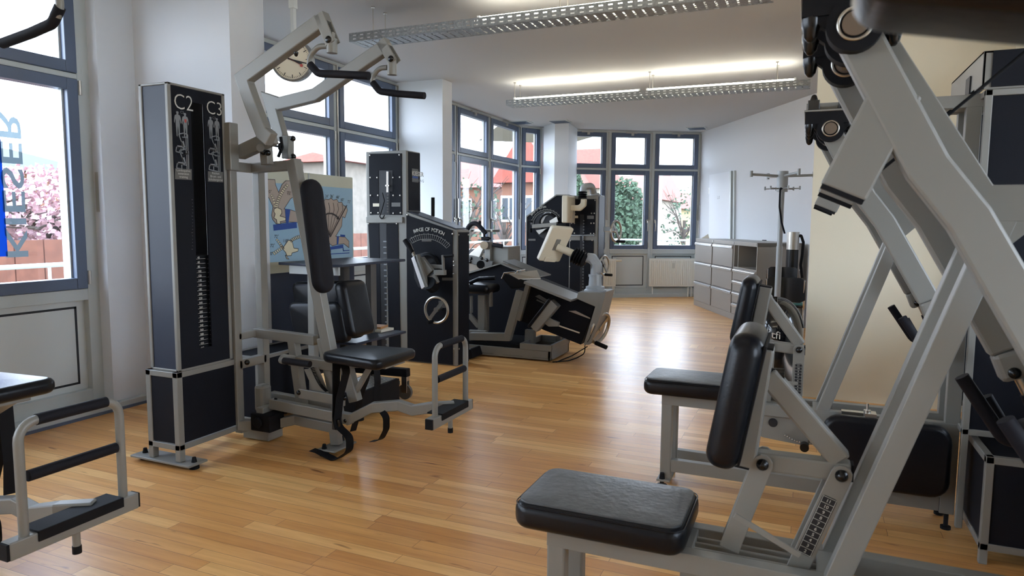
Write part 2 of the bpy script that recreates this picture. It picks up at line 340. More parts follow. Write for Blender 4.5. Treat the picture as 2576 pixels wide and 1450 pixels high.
MB().prism([p+nrm*.005 for p in dp], nrm*.02).build('door_leaf', 'doorw', wc)
MB().prism([dp[1]+nrm*.0, dp[1]+nrm*0+d*.05, dp[2]+d*.05, dp[2]], nrm*.05).prism([dp[1]+d*.09, dp[1]+d*.13, dp[2]+d*.13, dp[2]+d*.09], nrm*.03).build('door_frame', 'mull', wc)
hg = pW(1787, 480); MB().cyl(hg+nrm*.02-V((0, 0, .05)), hg+nrm*.02+V((0, 0, .05)), .008, 8).build('hinge', 'brushed', wc)
text(wc, 'door_sign', 'L 0', pW(1809, 501)+nrm*.028, d, Z_, .07, 'print_d')
# ------------------------------------------------------------------ windows
zt0 = A(AF, 0, 161.4).z; zt1 = A(AF, 0, 146.9).z; zs0 = A(AF, 0, 746.2).z; zg0 = A(AF, 0, 715.7).z; zg1 = A(AF, 0, 198.6).z; zu0 = A(AF, 0, 114).z
SW = zg0-zs0                                            # sash bar width
nwin = [0]
def window(P, Q, n, bays=1, handles=(), closer=True, left=.045, right=.045, opener=True):
    """one glazed bay from P to Q: parapet panel, casement and fanlight above; n points into the room"""
    nwin[0] += 1; P = V((P[0], P[1], 0)); Q = V((Q[0], Q[1], 0)); d = (Q-P); L = d.length; d.normalize(); n = V(n).normalized()
    r = thing('window_%d' % nwin[0], '', '', (0, 0, 0)); del r['label']; del r['category']; r['kind'] = 'structure'
    def pl(mb, u0, u1, z0, z1, t0, t1): return mb.prism([P+d*u0+V((0, 0, z0))+n*t0, P+d*u1+V((0, 0, z0))+n*t0, P+d*u1+V((0, 0, z1))+n*t0, P+d*u0+V((0, 0, z1))+n*t0], n*(t1-t0))
    fr = MB(); pl(fr, 0, left, .05, CEIL, -.09, 0); pl(fr, L-right, L, .05, CEIL, -.09, 0); pl(fr, left, L-right, zt0, zt1, -.09, 0)
    pl(fr, left, L-right, CEIL-.035, CEIL, -.09, 0); pl(fr, left, L-right, zs0-.075, zs0, -.09, 0); pl(fr, left, L-right, .05, .15, -.09, 0)
    fr.build('frame', 'mull', r, bevel=.003)
    a0, a1 = left+.055, L-right-.055
    pl(MB(), a0-.06, a1+.06, .14, zs0-.07, -.08, -.045).build('parapet_panel', 'panel', r)
    g = MB(); zz0, zz1 = .19, zs0-.115
    for u0, u1, z0, z1 in ((a0, a0+.014, zz0, zz1), (a1-.014, a1, zz0, zz1), (a0, a1, zz0, zz0+.014), (a0, a1, zz1-.014, zz1)): pl(g, u0, u1, z0, z1, -.046, -.043)
    g.build('panel_gasket', 'gasket', r)
    for u0, u1, z0, z1, nm in ((left+.004, L-right-.004, zs0+.003, zt0-.003, 'casement'), (left+.004, L-right-.004, zt1+.003, CEIL-.04, 'fanlight')):
        s = MB(); s2 = SW
        pl(s, u0, u0+s2, z0, z1, -.07, .012); pl(s, u1-s2, u1, z0, z1, -.07, .012); pl(s, u0+s2, u1-s2, z0, z0+s2, -.07, .012); pl(s, u0+s2, u1-s2, z1-s2, z1, -.07, .012)
        so = s.build(nm, 'sash', r, bevel=.004)
        b = MB(); pl(b, u0+s2, u0+s2+.012, z0+s2, z1-s2, -.06, -.03); pl(b, u1-s2-.012, u1-s2, z0+s2, z1-s2, -.06, -.03); b.build('glazing_bead', 'mull', so)
        pl(MB(), u0+s2-.005, u1-s2+.005, z0+s2-.005, z1-s2+.005, -.052, -.048).build('pane', 'glass', so)
    h = MB()
    for zz in (zt0-.10, zs0+.03): h.cyl(P+d*(L-right+.004)+n*.018+V((0, 0, zz)), P+d*(L-right+.004)+n*.018+V((0, 0, zz+.09)), .009, 10)
    h.build('hinge', 'brushed', r, smooth=True)
    for u in handles:
        hm = MB(); c = P+d*u+n*.012; z = 1.31
        hm.tube([c+V((0, 0, z)), c+n*.045+V((0, 0, z)), c+n*.045+V((0, 0, z-.16)), c+n*.012+V((0, 0, z-.165))], .008, 8, .02); hm.obox(c+V((0, 0, z))+n*.004, d*.014, n*.004, V((0, 0, .03)))
        hm.build('handle', 'brushed', r, smooth=True)
    if opener:
        o = MB(); c = P+d*(L*.5)+n*.02+V((0, 0, CEIL-.035)); o.obox(c, d*.10, n*.018, V((0, 0, .012))); o.obox(c+d*.02+V((0, 0, -.03))+n*.0, d*.022, n*.015, V((0, 0, .018)))
        o.build('fanlight_opener', 'brushed', r, bevel=.002)
        o = MB(); o.bar(c+d*.1, P+d*(L-.01)+n*.02+V((0, 0, CEIL-.035)), .012, .012, Z_); e = P+d*(L-.012)+n*.022; o.bar(e+V((0, 0, CEIL-.03)), e+V((0, 0, 1.55)), .012, .012, n)
        o.obox(e+V((0, 0, 1.46))+n*.008, d*.012, n*.014, V((0, 0, .13)))
        o.build('opener_rod', 'brushed', r)
    return r
NX = (1, 0, 0)
fb = A(AF, 241, 760).y                                  # end of the near bay
mb0, mb1, mb2 = p3, A(AF, 846, 300).y, A(AF, 1000, 360).y
wn = window((AF, fb-1.12), (AF, fb+.05), NX, right=.10)
for k in range(1, 6): window((AF, fb-1.12-1.12*k), (AF, fb-1.12-1.12*(k-1)), NX, opener=False)
if mb1-(mb2-mb1)-.04 > p3: window((AF, p3-.02), (AF, mb1-(mb2-mb1)-.04), NX, opener=False)
window((AF, mb1-(mb2-mb1)-.04), (AF, mb1), NX)
window((AF, mb1), (AF, mb2), NX)
bb = [A(AF, x, 420).y for x in (1147, 1231, 1306)]
bw = bb[1]-bb[0]
window((AF, bb[0]-bw), (AF, bb[0]), NX, handles=(bw-.075,)); window((AF, bb[0]), (AF, bb[1]), NX, handles=(.07,)); window((AF, bb[1]), (AF, bb[2]), NX, handles=(.07,))
# narrow slanted bay and the three curved far bays
def inward(P, Q): 
    t = V((Q[0]-P[0], Q[1]-P[1], 0)); n = V((t.y, -t.x, 0)).normalized(); return n if n.dot(V((-1, 6, 0))-V((P[0], P[1], 0))) > 0 else -n
for k in range(4): window((WR+.05, .52+1.12*k), (WR+.05, .52+1.12*(k+1)), (-1, 0, 0), opener=False)  # side-wall windows added, nearly out of view, to light the facade side
NB = (AF, bb[2]); n_ = inward(NB, N1); window(NB, (N1.x, N1.y), n_, opener=False, left=.05)
window((F0.x, F0.y), (F1.x, F1.y), inward(F0, F1)); window((F1.x, F1.y), (F2.x, F2.y), inward(F1, F2), handles=((F2-F1).length-.07,)); window((F2.x, F2.y), (F3.x, F3.y), inward(F2, F3), handles=(.07,))
S('trim_2', MB().prism([(F0.x, F0.y, 0), (F1.x, F1.y, 0), (F2.x, F2.y, 0), (F3.x, F3.y, 0), (F3.x-.12, F3.y-.13, 0), (F2.x+.02, F2.y-.15, 0), (F1.x+.08, F1.y-.14, 0), (F0.x+.1, F0.y-.12, 0)], (0, 0, .05)), 'mull')
S('wall_far', MB().prism([(N1.x, N1.y, 0), (N1.x+.02, N1.y+.3, 0), (F0.x-.05, F0.y+.3, 0), (F0.x, F0.y, 0)], (0, 0, CEIL)), 'wall')
# lettering film on the near pane
kg = .045
def PG(x, y): return A(AF-kg, x, y)
o_ = PG(74, 646); u_ = PG(62, 300); cap = (PG(68, 600)-PG(10, 600)).length
tx = text(wn, 'lettering_film', 'KIESER', (AF-kg, PG(12, 640).y, o_.z), Z_, Y_, 1, 'film', bold=.012)
zs = [v.co.z for v in tx.data.vertices]; ys = [v.co.y for v in tx.data.vertices]
z0, z1, y0, y1 = min(zs), max(zs), min(ys), max(ys); ty0 = PG(12, 600).y; ty1 = PG(70, 600).y; tz0 = o_.z; tz1 = A(AF-kg, 40, 277).z
for v in tx.data.vertices: v.co.z = tz0+(v.co.z-z0)/(z1-z0)*(tz1-tz0); v.co.y = ty0+(v.co.y-y0)/(y1-y0)*(ty1-ty0)
MB().box((AF-kg-.002, PG(0, 600).y-.35, A(AF-kg, 5, 646).z), (AF-kg, PG(17, 600).y, A(AF-kg, 2, 350).z)).build('blue_film', 'film_b', wn)
# ------------------------------------------------------------------ ceiling grilles
for x0, x1, y in ((1278, 1345, 307), (1386, 1430, 305), (1737, 1768, 322)):
    c = (Z(CEIL, x0, y)+Z(CEIL, x1, y))/2; hw = .15
    g = MB().box((c.x-hw, c.y-hw*.9, CEIL-.012), (c.x+hw, c.y+hw*.9, CEIL)).build('ceiling_grille', 'mull')
    for k in range(9): pass
    sl = MB()
    for k in range(10): sl.box((c.x-hw+.02, c.y-hw*.8+k*.027, CEIL-.016), (c.x+hw-.02, c.y-hw*.8+k*.027+.013, CEIL-.011))
    g.location = g.location; tag(g, {1278: 'grey ceiling air grille above the narrow slanted window', 1386: 'grey ceiling air grille above the far white pillar', 1737: 'grey ceiling air grille beside the right white wall'}[x0], 'air vent', 'ceiling air grilles')
    sl.build('slats', 'sash', g)
# ------------------------------------------------------------------ hanging cable-tray lamps
def tray(a0, a1, y0, z0, z1, rods, tubes, label):
    wd = .2; yc = y0+wd/2
    t = thing('hanging_tray_lamp', label, 'ceiling lamp', (a0, yc, CEIL), 'perforated tray lamps on the ceiling')
    s = MB(); L = a1-a0; n = int(L/.062); th = .0015
    for side in (y0, y0+wd):                             # perforated flanges: rails and webs leave real slots
        h = z1-z0
        for f0, f1 in ((0, .17), (.33, .60), (.76, 1)): s.box((a0, side-th, z0+h*f0), (a1, side+th, z0+h*f1))
        for k in range(n+1):
            x = a0+k*L/n
            for f0, f1 in ((.17, .33), (.60, .76)): s.box((x, side-th, z0+h*f0), (min(a1, x+L/n*.55), side+th, z0+h*f1))
    for k in range(n):
        x = a0+k*L/n; s.box((x, y0+.02, z0-th), (x+L/n*.78, y0+wd-.02, z0+th))
        for q in (.02, .098, wd-.028): s.box((x+L/n*.78, y0+q, z0-th), (x+L/n, y0+q+.008, z0+th))
    for yy in (y0, y0+wd-.02):
        s.box((a0, yy+.012, z0-.002), (a1, yy+.02, z0)); s.box((a0, yy, z0-.002), (a1, yy+.005, z0))
        for k in range(n): x = a0+k*L/n; s.box((x, yy+.004, z0-.002), (x+L/n*.5, yy+.013, z0))
    s.build('perforated_tray', 'galv', t)
    for x in rods:
        for yy in (y0+.02, y0+wd-.02): MB().cyl((x, yy, z0-.012), (x, yy, CEIL), .0035, 8).cyl((x, yy, CEIL-.008), (x, yy, CEIL), .014, 10).build('rod', 'brushed', t, smooth=True)
    for x0, x1 in tubes:
        b = MB().box((x0, yc-.03, z1-.035), (x1, yc+.03, z1+.0)).build('batten', 'white', t)
        MB().cyl((x0+.02, yc, z1+.022), (x1-.02, yc, z1+.022), .013, 12).build('fluorescent_tube', 'tube', b, smooth=True)
        MB().box((x0, yc-.014, z1), (x0+.018, yc+.014, z1+.04)).box((x1-.018, yc-.014, z1), (x1, yc+.014, z1+.04)).build('tube_holder', 'white', b)
    return t
rd = Z(CEIL, 938, 17); y0 = rd.y-.02
ta = B(y0, 878, 84); tb = B(y0, 878, 105)
tray(ta.x, -.25, y0, tb.z, ta.z, (rd.x, rd.x+1.45, rd.x+2.6), ((B(y0, 1186, 46).x, B(y0, 1186, 46).x+1.5), (B(y0, 1186, 46).x+1.56, -.3)), 'long perforated grey tray lamp nearer the camera, running behind the wall clock')
rd = Z(CEIL, 1295, 208); y0 = rd.y-.02
ta = B(y0, 1273, 252); tb = B(y0, 1273, 265); te = B(y0, 2039, 200)
t1 = B(y0+.1, 1293, 245).x; t2 = B(y0+.1, 1610, 225).x; t3 = B(y0+.1, 1626, 222).x; t4 = B(y0+.1, 2003, 195).x
tray(ta.x, te.x, y0, tb.z, ta.z, (rd.x, B(y0, 1633, 210).x, Z(CEIL, 1956, 157).x), ((t1, t2), (t3, t4)), 'shorter perforated grey tray lamp farther back, over the coat stand')
for yy, lb in ((1.15, 'perforated grey tray lamp overhead, nearest the camera position'), (-1.75, 'perforated grey tray lamp behind the camera position')): tray(-3.1, .6, yy, tb.z, ta.z, (-2.8, -1.2, .3), ((-2.9, -1.3), (-1.2, .4)), lb)
# ------------------------------------------------------------------ hanging clock
cb = 3.72; cc = B(cb, 733, 150); R_ = abs((B(cb, 735, 95)-B(cb, 735, 205)).z)/2
nv = V((.35, -1, -.08)).normalized()
ck = thing('station_clock', 'round grey station clock with cream face hanging from the ceiling', 'clock', (cc.x, cc.y, CEIL))
xr = nv.cross(Z_).normalized()*-1; yr = xr.cross(nv)*-1; yr = yr if yr.z > 0 else -yr
xr = yr.cross(nv)
cs = MB().lathe(cc-nv*.06, [(R_*.7, -.03), (R_*.98, 0), (R_, .03), (R_, .062), (R_*.93, .068), (R_*.9, .06), (R_*.9, .052), (0, .052)], 48, nv).build('clock_case', 'galv', ck, smooth=True)
fc = MB().lathe(cc-nv*.0045, [(R_*.9, -.001), (R_*.9, 0), (0, 0)], 40, nv).build('clock_face', 'mon', ck)
tk = MB()
for k in range(60):
    a = math.radians(6*k); dr = xr*math.sin(a)+yr*math.cos(a); sd = dr.cross(nv); big = k % 5 == 0
    tk.obox(cc+dr*R_*(.76 if big else .81)-nv*.003, dr*R_*(.08 if big else .03), sd*R_*(.014 if big else .006), nv*.0015)
tk.build('minute_marks', 'gasket', fc)
for nm, ang, ln, wd_, mt in (('hour_hand', 112, .52, .035, 'gasket'), ('minute_hand', 104, .74, .026, 'gasket'), ('second_hand', 120, .55, .008, 'red')):
    a = math.radians(ang); dr = xr*math.sin(a)+yr*math.cos(a); h = MB().bar(cc-dr*R_*.18+nv*.001, cc+dr*R_*ln+nv*.001, R_*wd_*2, .002, nv)
    if nm == 'second_hand': h.lathe(cc+dr*R_*.55+nv*.002, [(R_*.07, 0), (R_*.07, .002)], 16, nv)
    h.build(nm, mt, ck)
st_ = V((cc.x, cc.y, 0))-nv*.05; st_.z = 0
MB().box((st_.x-.014, st_.y-.014, cc.z+R_*.9), (st_.x+.014, st_.y+.014, CEIL)).box((st_.x-.022, st_.y-.02, cc.z+R_+.2), (st_.x+.022, st_.y+.02, CEIL)).box((st_.x-.013, st_.y-.024, cc.z+R_+.32), (st_.x+.013, st_.y-.019, cc.z+R_+.62)).build('stem', 'panel', ck, bevel=.003)
# ================================================================== RIGHT-HAND PRESS MACHINES (two alike, one behind the other)
def cap(mb, c, n, r=.011, h=.012):                      # domed black bolt cap
    c = V(c); n = V(n).normalized(); mb.lathe(c, [(r*1.15, 0), (r*1.15, h*.35), (r, h*.5), (r*.8, h*.85), (r*.35, h*1.05), (0, h*1.08)], 14, n)
def caps(parent, L):
    for a in L: k = MB(); cap(k, *a); k.build('bolt_cap', 'bolt', parent, smooth=True)
def foot(parent, x, y, h, r=.025):
    MB().tube([(x, y, 0), (x, y, .012), (x, y, .0121), (x, y, h), (x, y, h+.0001), (x, y, h+.026)], [r, r, .009, .009, .014, .009], 16).build('levelling_foot', 'rubber', parent, smooth=40)
def rest_machine(D, R, label, seatmat, numbers, counter_left=True):
    O = V((0, D, 0)); bn = 1.684+D; yc = 1.784+D
    t = thing('press_machine', label, 'gym machine', (0, yc, 0), 'lever press machines on the right')
    P = lambda a, b, z: V((a, b+D, z))
    # --- welded side frames
    f = MB()
    for b in (1.704, 1.864):
        f.bar(P(-.614, b, .433), P(.614, b, .433), .052, .04); f.bar(P(-.562, b, .108), P(.56, b, .108), .06, .0374)
        f.bar(P(.587, b, .07), P(.587, b, 1.80), .054, .0382); f.bar(P(-.02, b, 1.772), P(.95, b, 1.772), .05, .0406)
        f.path([P(.072, b, 1.745), P(.123, b, 1.654), P(.322, b, 1.325), P(.56, b, 1.325)], .075, .0394, Y_)
        f.bar(P(.09, b, .44), P(.37, b, 1.31), .05, .0386)
        f.prism([P(.33, b-.0188, 1.30), P(.44, b-.0188, 1.30), P(.36, b-.0188, 1.22)], (0, .0376, 0))
    f.box(P(-.02, 1.704, 1.752), P(.93, 1.864, 1.757)); f.box(P(-.03, 1.70, 1.745), P(-.02, 1.87, 1.80))
    f.box(P(-.614, 1.724, .43), P(-.575, 1.844, .459)); f.box(P(-.28, 1.724, .41), P(-.235, 1.844, .458)); f.box(P(.055, 1.724, .41), P(.095, 1.844, .458))
    for b in (1.752, 1.784, 1.816): f.box(P(-.24, b-.005, .430), P(.06, b+.005, .448))
    f.build('side_frame', 'steel', t, bevel=.006)
    for b in (1.704, 1.864): MB().bar(P(-.588, b, .035), P(-.588, b, .43), .052, .0392).build('leg', 'steel', t, bevel=.006)
    MB().box(P(-.625, 1.66, .03), P(-.56, 1.91, .042)).build('foot_plate', 'steel', t, bevel=.004); [MB().tube([P(.59, b, 0), P(.59, b, .012), P(.59, b, .0121), P(.59, b, .08)], [.02, .02, .009, .009], 14).build('levelling_foot', 'rubber', t) for b in (1.704, 1.864)]
    for b in (1.675, 1.895): ft = MB().tube([P(-.60, b, 0), P(-.60, b, .012), P(-.60, b, .0121), P(-.60, b, .042), P(-.60, b, .0421), P(-.60, b, .07)], [.026, .026, .010, .010, .014, .010], 16); ft.build('levelling_foot', 'rubber', t, smooth=40)
    # --- seat
    s = MB().pad(P(-.472, 1.784, .497), X_*.228, Y_*.15, Z_*.038, .045, .028, dome=.004).build('seat', 'leather', t, smooth=55)
    MB().pad(P(-.472, 1.784, .534), X_*.216, Y_*.138, Z_*.0035, .036, .003, dome=.004).build('worn_top', seatmat, s, smooth=55)
    sm = MB(); e = .009
    ring = []
    for (qx, qy, a0) in ((1, 1, 0), (-1, 1, 90), (-1, -1, 180), (1, -1, 270)):
        for k in range(6): a = math.radians(a0+18*k); ring.append(P(-.472, 1.784, .5265)+V((qx*(.228-.045)+math.cos(a)*(.045-.0035), qy*(.15-.045)+math.sin(a)*(.045-.0035), 0)))
    ring.append(ring[0]); sm.tube(ring, .0018, 6, caps=False).build('seam', 'leather', s, smooth=True)
    # --- adjustable backrest, linked to the frame by two pairs of plates
    b1 = R['plane']+D; q = lambda k: B(b1, *R[k])
    c1, c2, d1, d2 = q('bolt1'), q('bolt2'), q('piv1'), q('piv2')
    br = MB(); ym = yc
    def cen(p): return V((p.x, ym, p.z))
    lo0, lo1 = cen(q('low0')), cen(q('low1')); br.bar(lo0, lo1, .046, .046); br.bar(cen(q('dia0')), cen(q('dia1')), .050, .0435)
    u0, u1 = cen(B(R['uplane']+D, *R['up0'])), cen(B(R['uplane']+D, *R['up1'])); br.bar(u0, u1, .056, .075)
    bk = br.build('backrest_frame', 'steel', t, bevel=.006)
    ud = (u1-u0).normalized()
    MB().bar(u0-ud*.004, u0+ud*.002, .052, .07).build('end_cap', 'rubber', bk); MB().bar(u1-ud*.002, u1+ud*.004, .052, .07).build('end_cap', 'rubber', bk); MB().box(lo1-V((0, .02, .02)), lo1+V((.006, .02, .02))).build('end_cap', 'rubber', bk)
    pt, pb = B(R['padp']+D, *R['pad0']), B(R['padp']+D, *R['pad1']); pt.y = pb.y = ym; ax = (pt-pb); L = ax.length/2; ax.normalize(); th = Y_.cross(ax).normalized(); th = th if th.x < 0 else -th
    pad = MB().pad((pt+pb)/2, Y_*.145, ax*L, th*R['thk'], .05, .034, lv=6, dome=.004).build('backrest_pad', 'leather', t, smooth=55)
    MB().prism([(pt+pb)/2-ax*(L-.02)-Y_*.12-th*(R['thk']+.004), (pt+pb)/2+ax*(L-.02)-Y_*.12-th*(R['thk']+.004), (pt+pb)/2+ax*(L-.02)+Y_*.12-th*(R['thk']+.004), (pt+pb)/2-ax*(L-.02)+Y_*.12-th*(R['thk']+.004)], th*.006).build('backing_board', 'rubber', pad)
    for c, dn, nm in ((c1, d1, 'front'), (c2, d2, 'rear')):
        for sy in (-1, 1):
            y = ym+sy*.034; c_, d_ = V((c.x, y, c.z)), V((dn.x, y, dn.z)); dd = (c_-d_).normalized(); sd = dd.cross(Y_).normalized(); lw = .024
            poly = [d_-sd*lw, d_+sd*lw]+[c_+sd*lw*math.cos(math.radians(g))+dd*lw*math.sin(math.radians(g)) for g in range(0, 181, 30)]
            lk = MB().prism([p-Y_*.004 for p in poly], Y_*.008).build('link_plate', 'steel', t, bevel=.0015)
            bm_ = MB(); cap(bm_, V((c.x, y+sy*.004, c.z)), Y_*sy, .0125, .014); bm_.build('bolt_cap', 'bolt', lk, smooth=True)
            if sy < 0 and nm == 'rear':
                pq = [B(y-.0045, *p) for p in R['scale']]              # corners: top-left, top-right, bottom-right, bottom-left
                dz = ((pq[0]+pq[1])/2-(pq[3]+pq[2])/2); ln = dz.length; dz.normalize(); wd = .034; sx_ = dz.cross(Y_).normalized(); sx_ = sx_ if sx_.x > 0 else -sx_
                cn = (pq[0]+pq[1]+pq[2]+pq[3])/4; cn.y = y-.0042
                pl = MB().pad(cn, sx_*wd/2, dz*ln/2, -Y_*.0012, .006, .0008, 3, 1).build('number_strip', 'gasket', lk)
                gr = MB(); n = len(numbers)
                for k in range(n+1):
                    h = cn+dz*(ln/2*.97-k*ln*.97/n); gr.obox(h-Y_*.0014, sx_*wd*.44, dz*.0005, Y_*.0004)
                for sgn in (-1, 1): gr.obox(cn-Y_*.0014+sx_*wd*.44*sgn, sx_*.0005, dz*ln*.485, Y_*.0004)
                gr.build('grid_lines', 'print', pl)
                for k, g in enumerate(numbers):
                    h = cn+dz*(ln/2*.97-(k+.74)*ln*.97/n)-Y_*.0014; text(pl, 'numeral', g, h, sx_, dz, ln/n*.72, 'print', 'CENTER', bold=.015)
    rd0, rd1 = B(R['plane']+D-.04, *R['rod0']), B(R['plane']+D-.04, *R['rod1']); MB().bar(rd0, rd1, .014, .006).build('locking_bar', 'steel', t, bevel=.001)
    pn = MB(); pc = u0+(u1-u0)*.22; pn.cyl(pc+V((.028, 0, 0)), pc+V((.06, 0, .0)), .014, 14); pn.build('backrest_knob', 'bolt', t, smooth=True)
    # --- lever arms with handles
    for b, nm in ((1.577, -1), (1.991, 1)):
        arm = MB().path([P(.042, b, 1.715), P(.067, b, 1.668), P(.21, b, 1.391), P(.284, b, 1.292), P(.457, b, .98)], .08, .045, Y_)
        ar = arm.build('lever_arm', 'steel' if nm < 0 else 'steel', t, bevel=.007)
        ct = MB().bar(P(.150, b, 1.545), P(.062, b, 1.345), .092, .042).prism([P(.105, b-.008, 1.41), P(.155, b-.008, 1.43), P(.205, b-.008, 1.34), P(.15, b-.008, 1.47)], (0, .016, 0)).build('counter_tube', 'steel', ar, bevel=.006)
        dd = V((.088, 0, .2)).normalized(); MB().bar(P(.062, b, 1.345)-dd*.008, P(.062, b, 1.345)+dd*.001, .086, .04).build('tube_cap', 'rubber', ar)
        e0, e1 = P(.457, b, .98), P(.484, b, .912); cl = MB().bar(e0, e1, .074, .052).build('handle_clamp', 'steel', ar, bevel=.012)
        bc = MB(); cap(bc, P(.470, b-.025, .928), -Y_, .012, .013); bc.build('bolt_cap', 'bolt', cl, smooth=True)
        MB().tube([P(.478, b, .93), P(.512, b, .862)], .0125, 12).build('handle_stem', 'brushed', ar, smooth=True)
        MB().tube([P(.506, b, .875), P(.536, b, .80), P(.48, b, .735), P(.368, b, .905)], .0165, 14, .045).build('handle_grip', 'foam', ar, smooth=50)
        sgn = 1 if nm > 0 else -1
        MB().tube([P(.520, b, .80), P(.528, b+sgn*.10, .775), P(.50, b+sgn*.115, .74), P(.445, b+sgn*.115, .835)], .0165, 14, .035).build('second_grip', 'foam', ar, smooth=50)
    # --- pivots under the top beam
    for b in (1.545, 1.66, 1.905):
        h = MB().tube([P(.067, b-.02, 1.668), P(.067, b+.02, 1.668)], .052, 28).box(P(-.03, b-.018, 1.69), P(.16, b+.018, 1.738)).prism([P(-.03, b-.014, 1.70), P(.16, b-.014, 1.70), P(.115, b-.014, 1.66), P(.02, b-.014, 1.66)], (0, .028, 0)).build('pillow_block', 'rubber', t, smooth=35)
        MB().torus(P(.067, b-.021, 1.668), Y_, .030, .0035).build('bearing_ring', 'brushed', h, smooth=35); MB().cyl(P(.067, b-.026, 1.668), P(.067, b-.02, 1.668), .0235, 24).build('shaft_end', 'shaft', h, smooth=35)
        caps(h, [(P(-.012, b, 1.692), -Z_, .016, .045), (P(.145, b, 1.692), -Z_, .016, .04)])
    MB().cyl(P(.067, 1.54, 1.668), P(.067, 2.03, 1.668), .02, 20).build('pivot_shaft', 'brushed', t, smooth=True)
    MB().box(P(-.035, 1.52, 1.738), P(.17, 2.03, 1.746)).build('mounting_plate', 'steel', t, bevel=.002)
    for a in (.0, .115): tb = MB().box(P(a-.022, 1.52, 1.746), P(a+.022, 1.70, 1.785)).build('clamp_block', 'bolt', t, bevel=.002); caps(tb, [(P(a, 1.56, 1.785), Z_, .013, .026)])
    MB().tube([P(.10, 1.735, 1.36), P(.42, 1.735, 1.66), P(.72, 1.735, 1.94)], .0035, 8).build('pull_cable', 'rubber', t)
    # --- weight tower
    tw = MB()
    for a in (.605, 1.02):
        for b in (1.60, 2.12): tw.box(P(a, b, .05), P(a+.025, b+.025, 1.80))
    for z in (.44, 1.775):
        tw.box(P(.605, 1.60, z), P(1.045, 1.625, z+.025)); tw.box(P(.605, 2.12, z), P(1.045, 2.145, z+.025)); tw.box(P(.605, 1.60, z), P(.63, 2.145, z+.025)); tw.box(P(1.02, 1.60, z), P(1.045, 2.145, z+.025))
    to = tw.build('tower_frame', 'steel', t, bevel=.003)
    pn = MB().box(P(.628, 1.608, .465), P(1.02, 1.618, 1.775)).box(P(.612, 1.88, .465), P(.622, 2.12, 1.775)).box(P(.628, 2.13, .465), P(1.02, 2.138, 1.775)); pn.build('tower_panel', 'navy', to)
    bx = MB(); x0, x1, y0, y1, z1 = .65, 1.15, 1.40, 1.86, .42
    for a in (x0, x1-.028):
        for b in (y0, y1-.028): bx.box(P(a, b, 0), P(a+.028, b+.028, z1))
    for z in (.055, z1-.028):
        for b in (y0, y1-.028): bx.box(P(x0, b, z), P(x1, b+.028, z+.028))
        for a in (x0, x1-.028): bx.box(P(a, y0, z), P(a+.028, y1, z+.028))
    bo = bx.build('weight_box_frame', 'steel', t, bevel=.003)
    MB().box(P(x0+.006, y0+.006, .075), P(x1-.006, y1-.006, z1-.006)).build('weight_box_panels', 'blackgloss' if False else 'navy', bo)
    hd = MB().box(P(.59, 1.60, 1.80), P(.60, 2.25, 1.945)).box(P(.59, 1.60, 1.80), P(1.0, 1.605, 1.945)).box(P(.59, 1.60, 1.935), P(1.0, 2.25, 1.945)); ho = hd.build('tower_head', 'steel', t, bevel=.002)
    MB().box(P(.62, 1.592, 1.808), P(.80, 1.600, 1.94)).build('tower_head_panel', 'navy', ho); MB().box(P(.584, 1.80, 1.80), P(.59, 1.88, 1.89)).build('head_slot', 'gasket', ho)
    # --- folded-down side pad and locking plate
    pc = P(.335, 1.60, .318); sp_ = MB().pad(pc, X_*.24, Z_*.152, Y_*.032, .07, .024, dome=.0).build('side_pad', 'leather', t, smooth=55)
    MB().box(P(.255, 1.60, .46), P(.30, 1.66, .485)).cyl(P(.265, 1.62, .48), P(.265, 1.62, .525), .005, 10).cyl(P(.265, 1.62, .485), P(.265, 1.62, .497), .014, 14).box(P(.17, 1.665, .455), P(.28, 1.70, .47)).build('pad_bracket', 'brushed', sp_, smooth=35)
    kp = MB().prism([P(-.26, 1.70, .41), P(.088, 1.70, .41), P(.088, 1.70, .30), P(.02, 1.70, .285), P(-.15, 1.70, .30), P(-.26, 1.70, .345)], (0, .006, 0)).build('locking_plate', 'steel', t, bevel=.001)
    MB().cyl(P(-.108, 1.694, .375), P(-.108, 1.70, .375), .020, 20).build('plate_hole', 'gasket', kp)
    ch = MB()
    for k in range(14): ch.sphere(P(-.055+k*.0105, 1.693, .325-.016*math.sin(k/13*math.pi)-k*.0014), .0038, 1, 8, 5)
    ch.build('bead_chain', 'chrome', kp, smooth=True)
    kb = MB().box(P(.015, 1.68, .30), P(.04, 1.69, .41)); kb.build('knob_tab', 'steel', kp); kk = MB(); kk.cyl(P(.028, 1.64, .292), P(.028, 1.68, .292), .019, 16); kk.build('knob', 'bolt', kp, smooth=40)
    return t
R1 = dict(plane=1.744, bolt1=(1918, 1170), bolt2=(2117, 1198), piv1=(1833, 1385), piv2=(2003, 1440), low0=(1872, 1164), low1=(2142, 1200), dia0=(1928, 950), dia1=(2118, 1172), uplane=1.72, up0=(1915, 882), up1=(1866, 1186),
          padp=1.64, pad0=(1883, 846), pad1=(1805, 1192), thk=.039, scale=((2074, 1248), (2104, 1256), (2037, 1402), (2006, 1388)), rod0=(1848, 1297), rod1=(2012, 1398))
R2 = dict(plane=1.744, bolt1=(1935, 872), bolt2=(2010, 881), piv1=(1925, 1010), piv2=(2003, 1022), low0=(1905, 868), low1=(2022, 885), dia0=(1922, 745), dia1=(2013, 872), uplane=1.72, up0=(1925, 724), up1=(1897, 868),
          padp=1.64, pad0=(1888, 700), pad1=(1850, 872), thk=.036, scale=((2001, 915), (2017, 915), (2014, 1000), (1997, 1000)), rod0=(1962, 961), rod1=(2006, 966))
NUM = ['11', '10', '9', '8', '7', '6', '5', '4', '3', '2']
D2 = 1.598
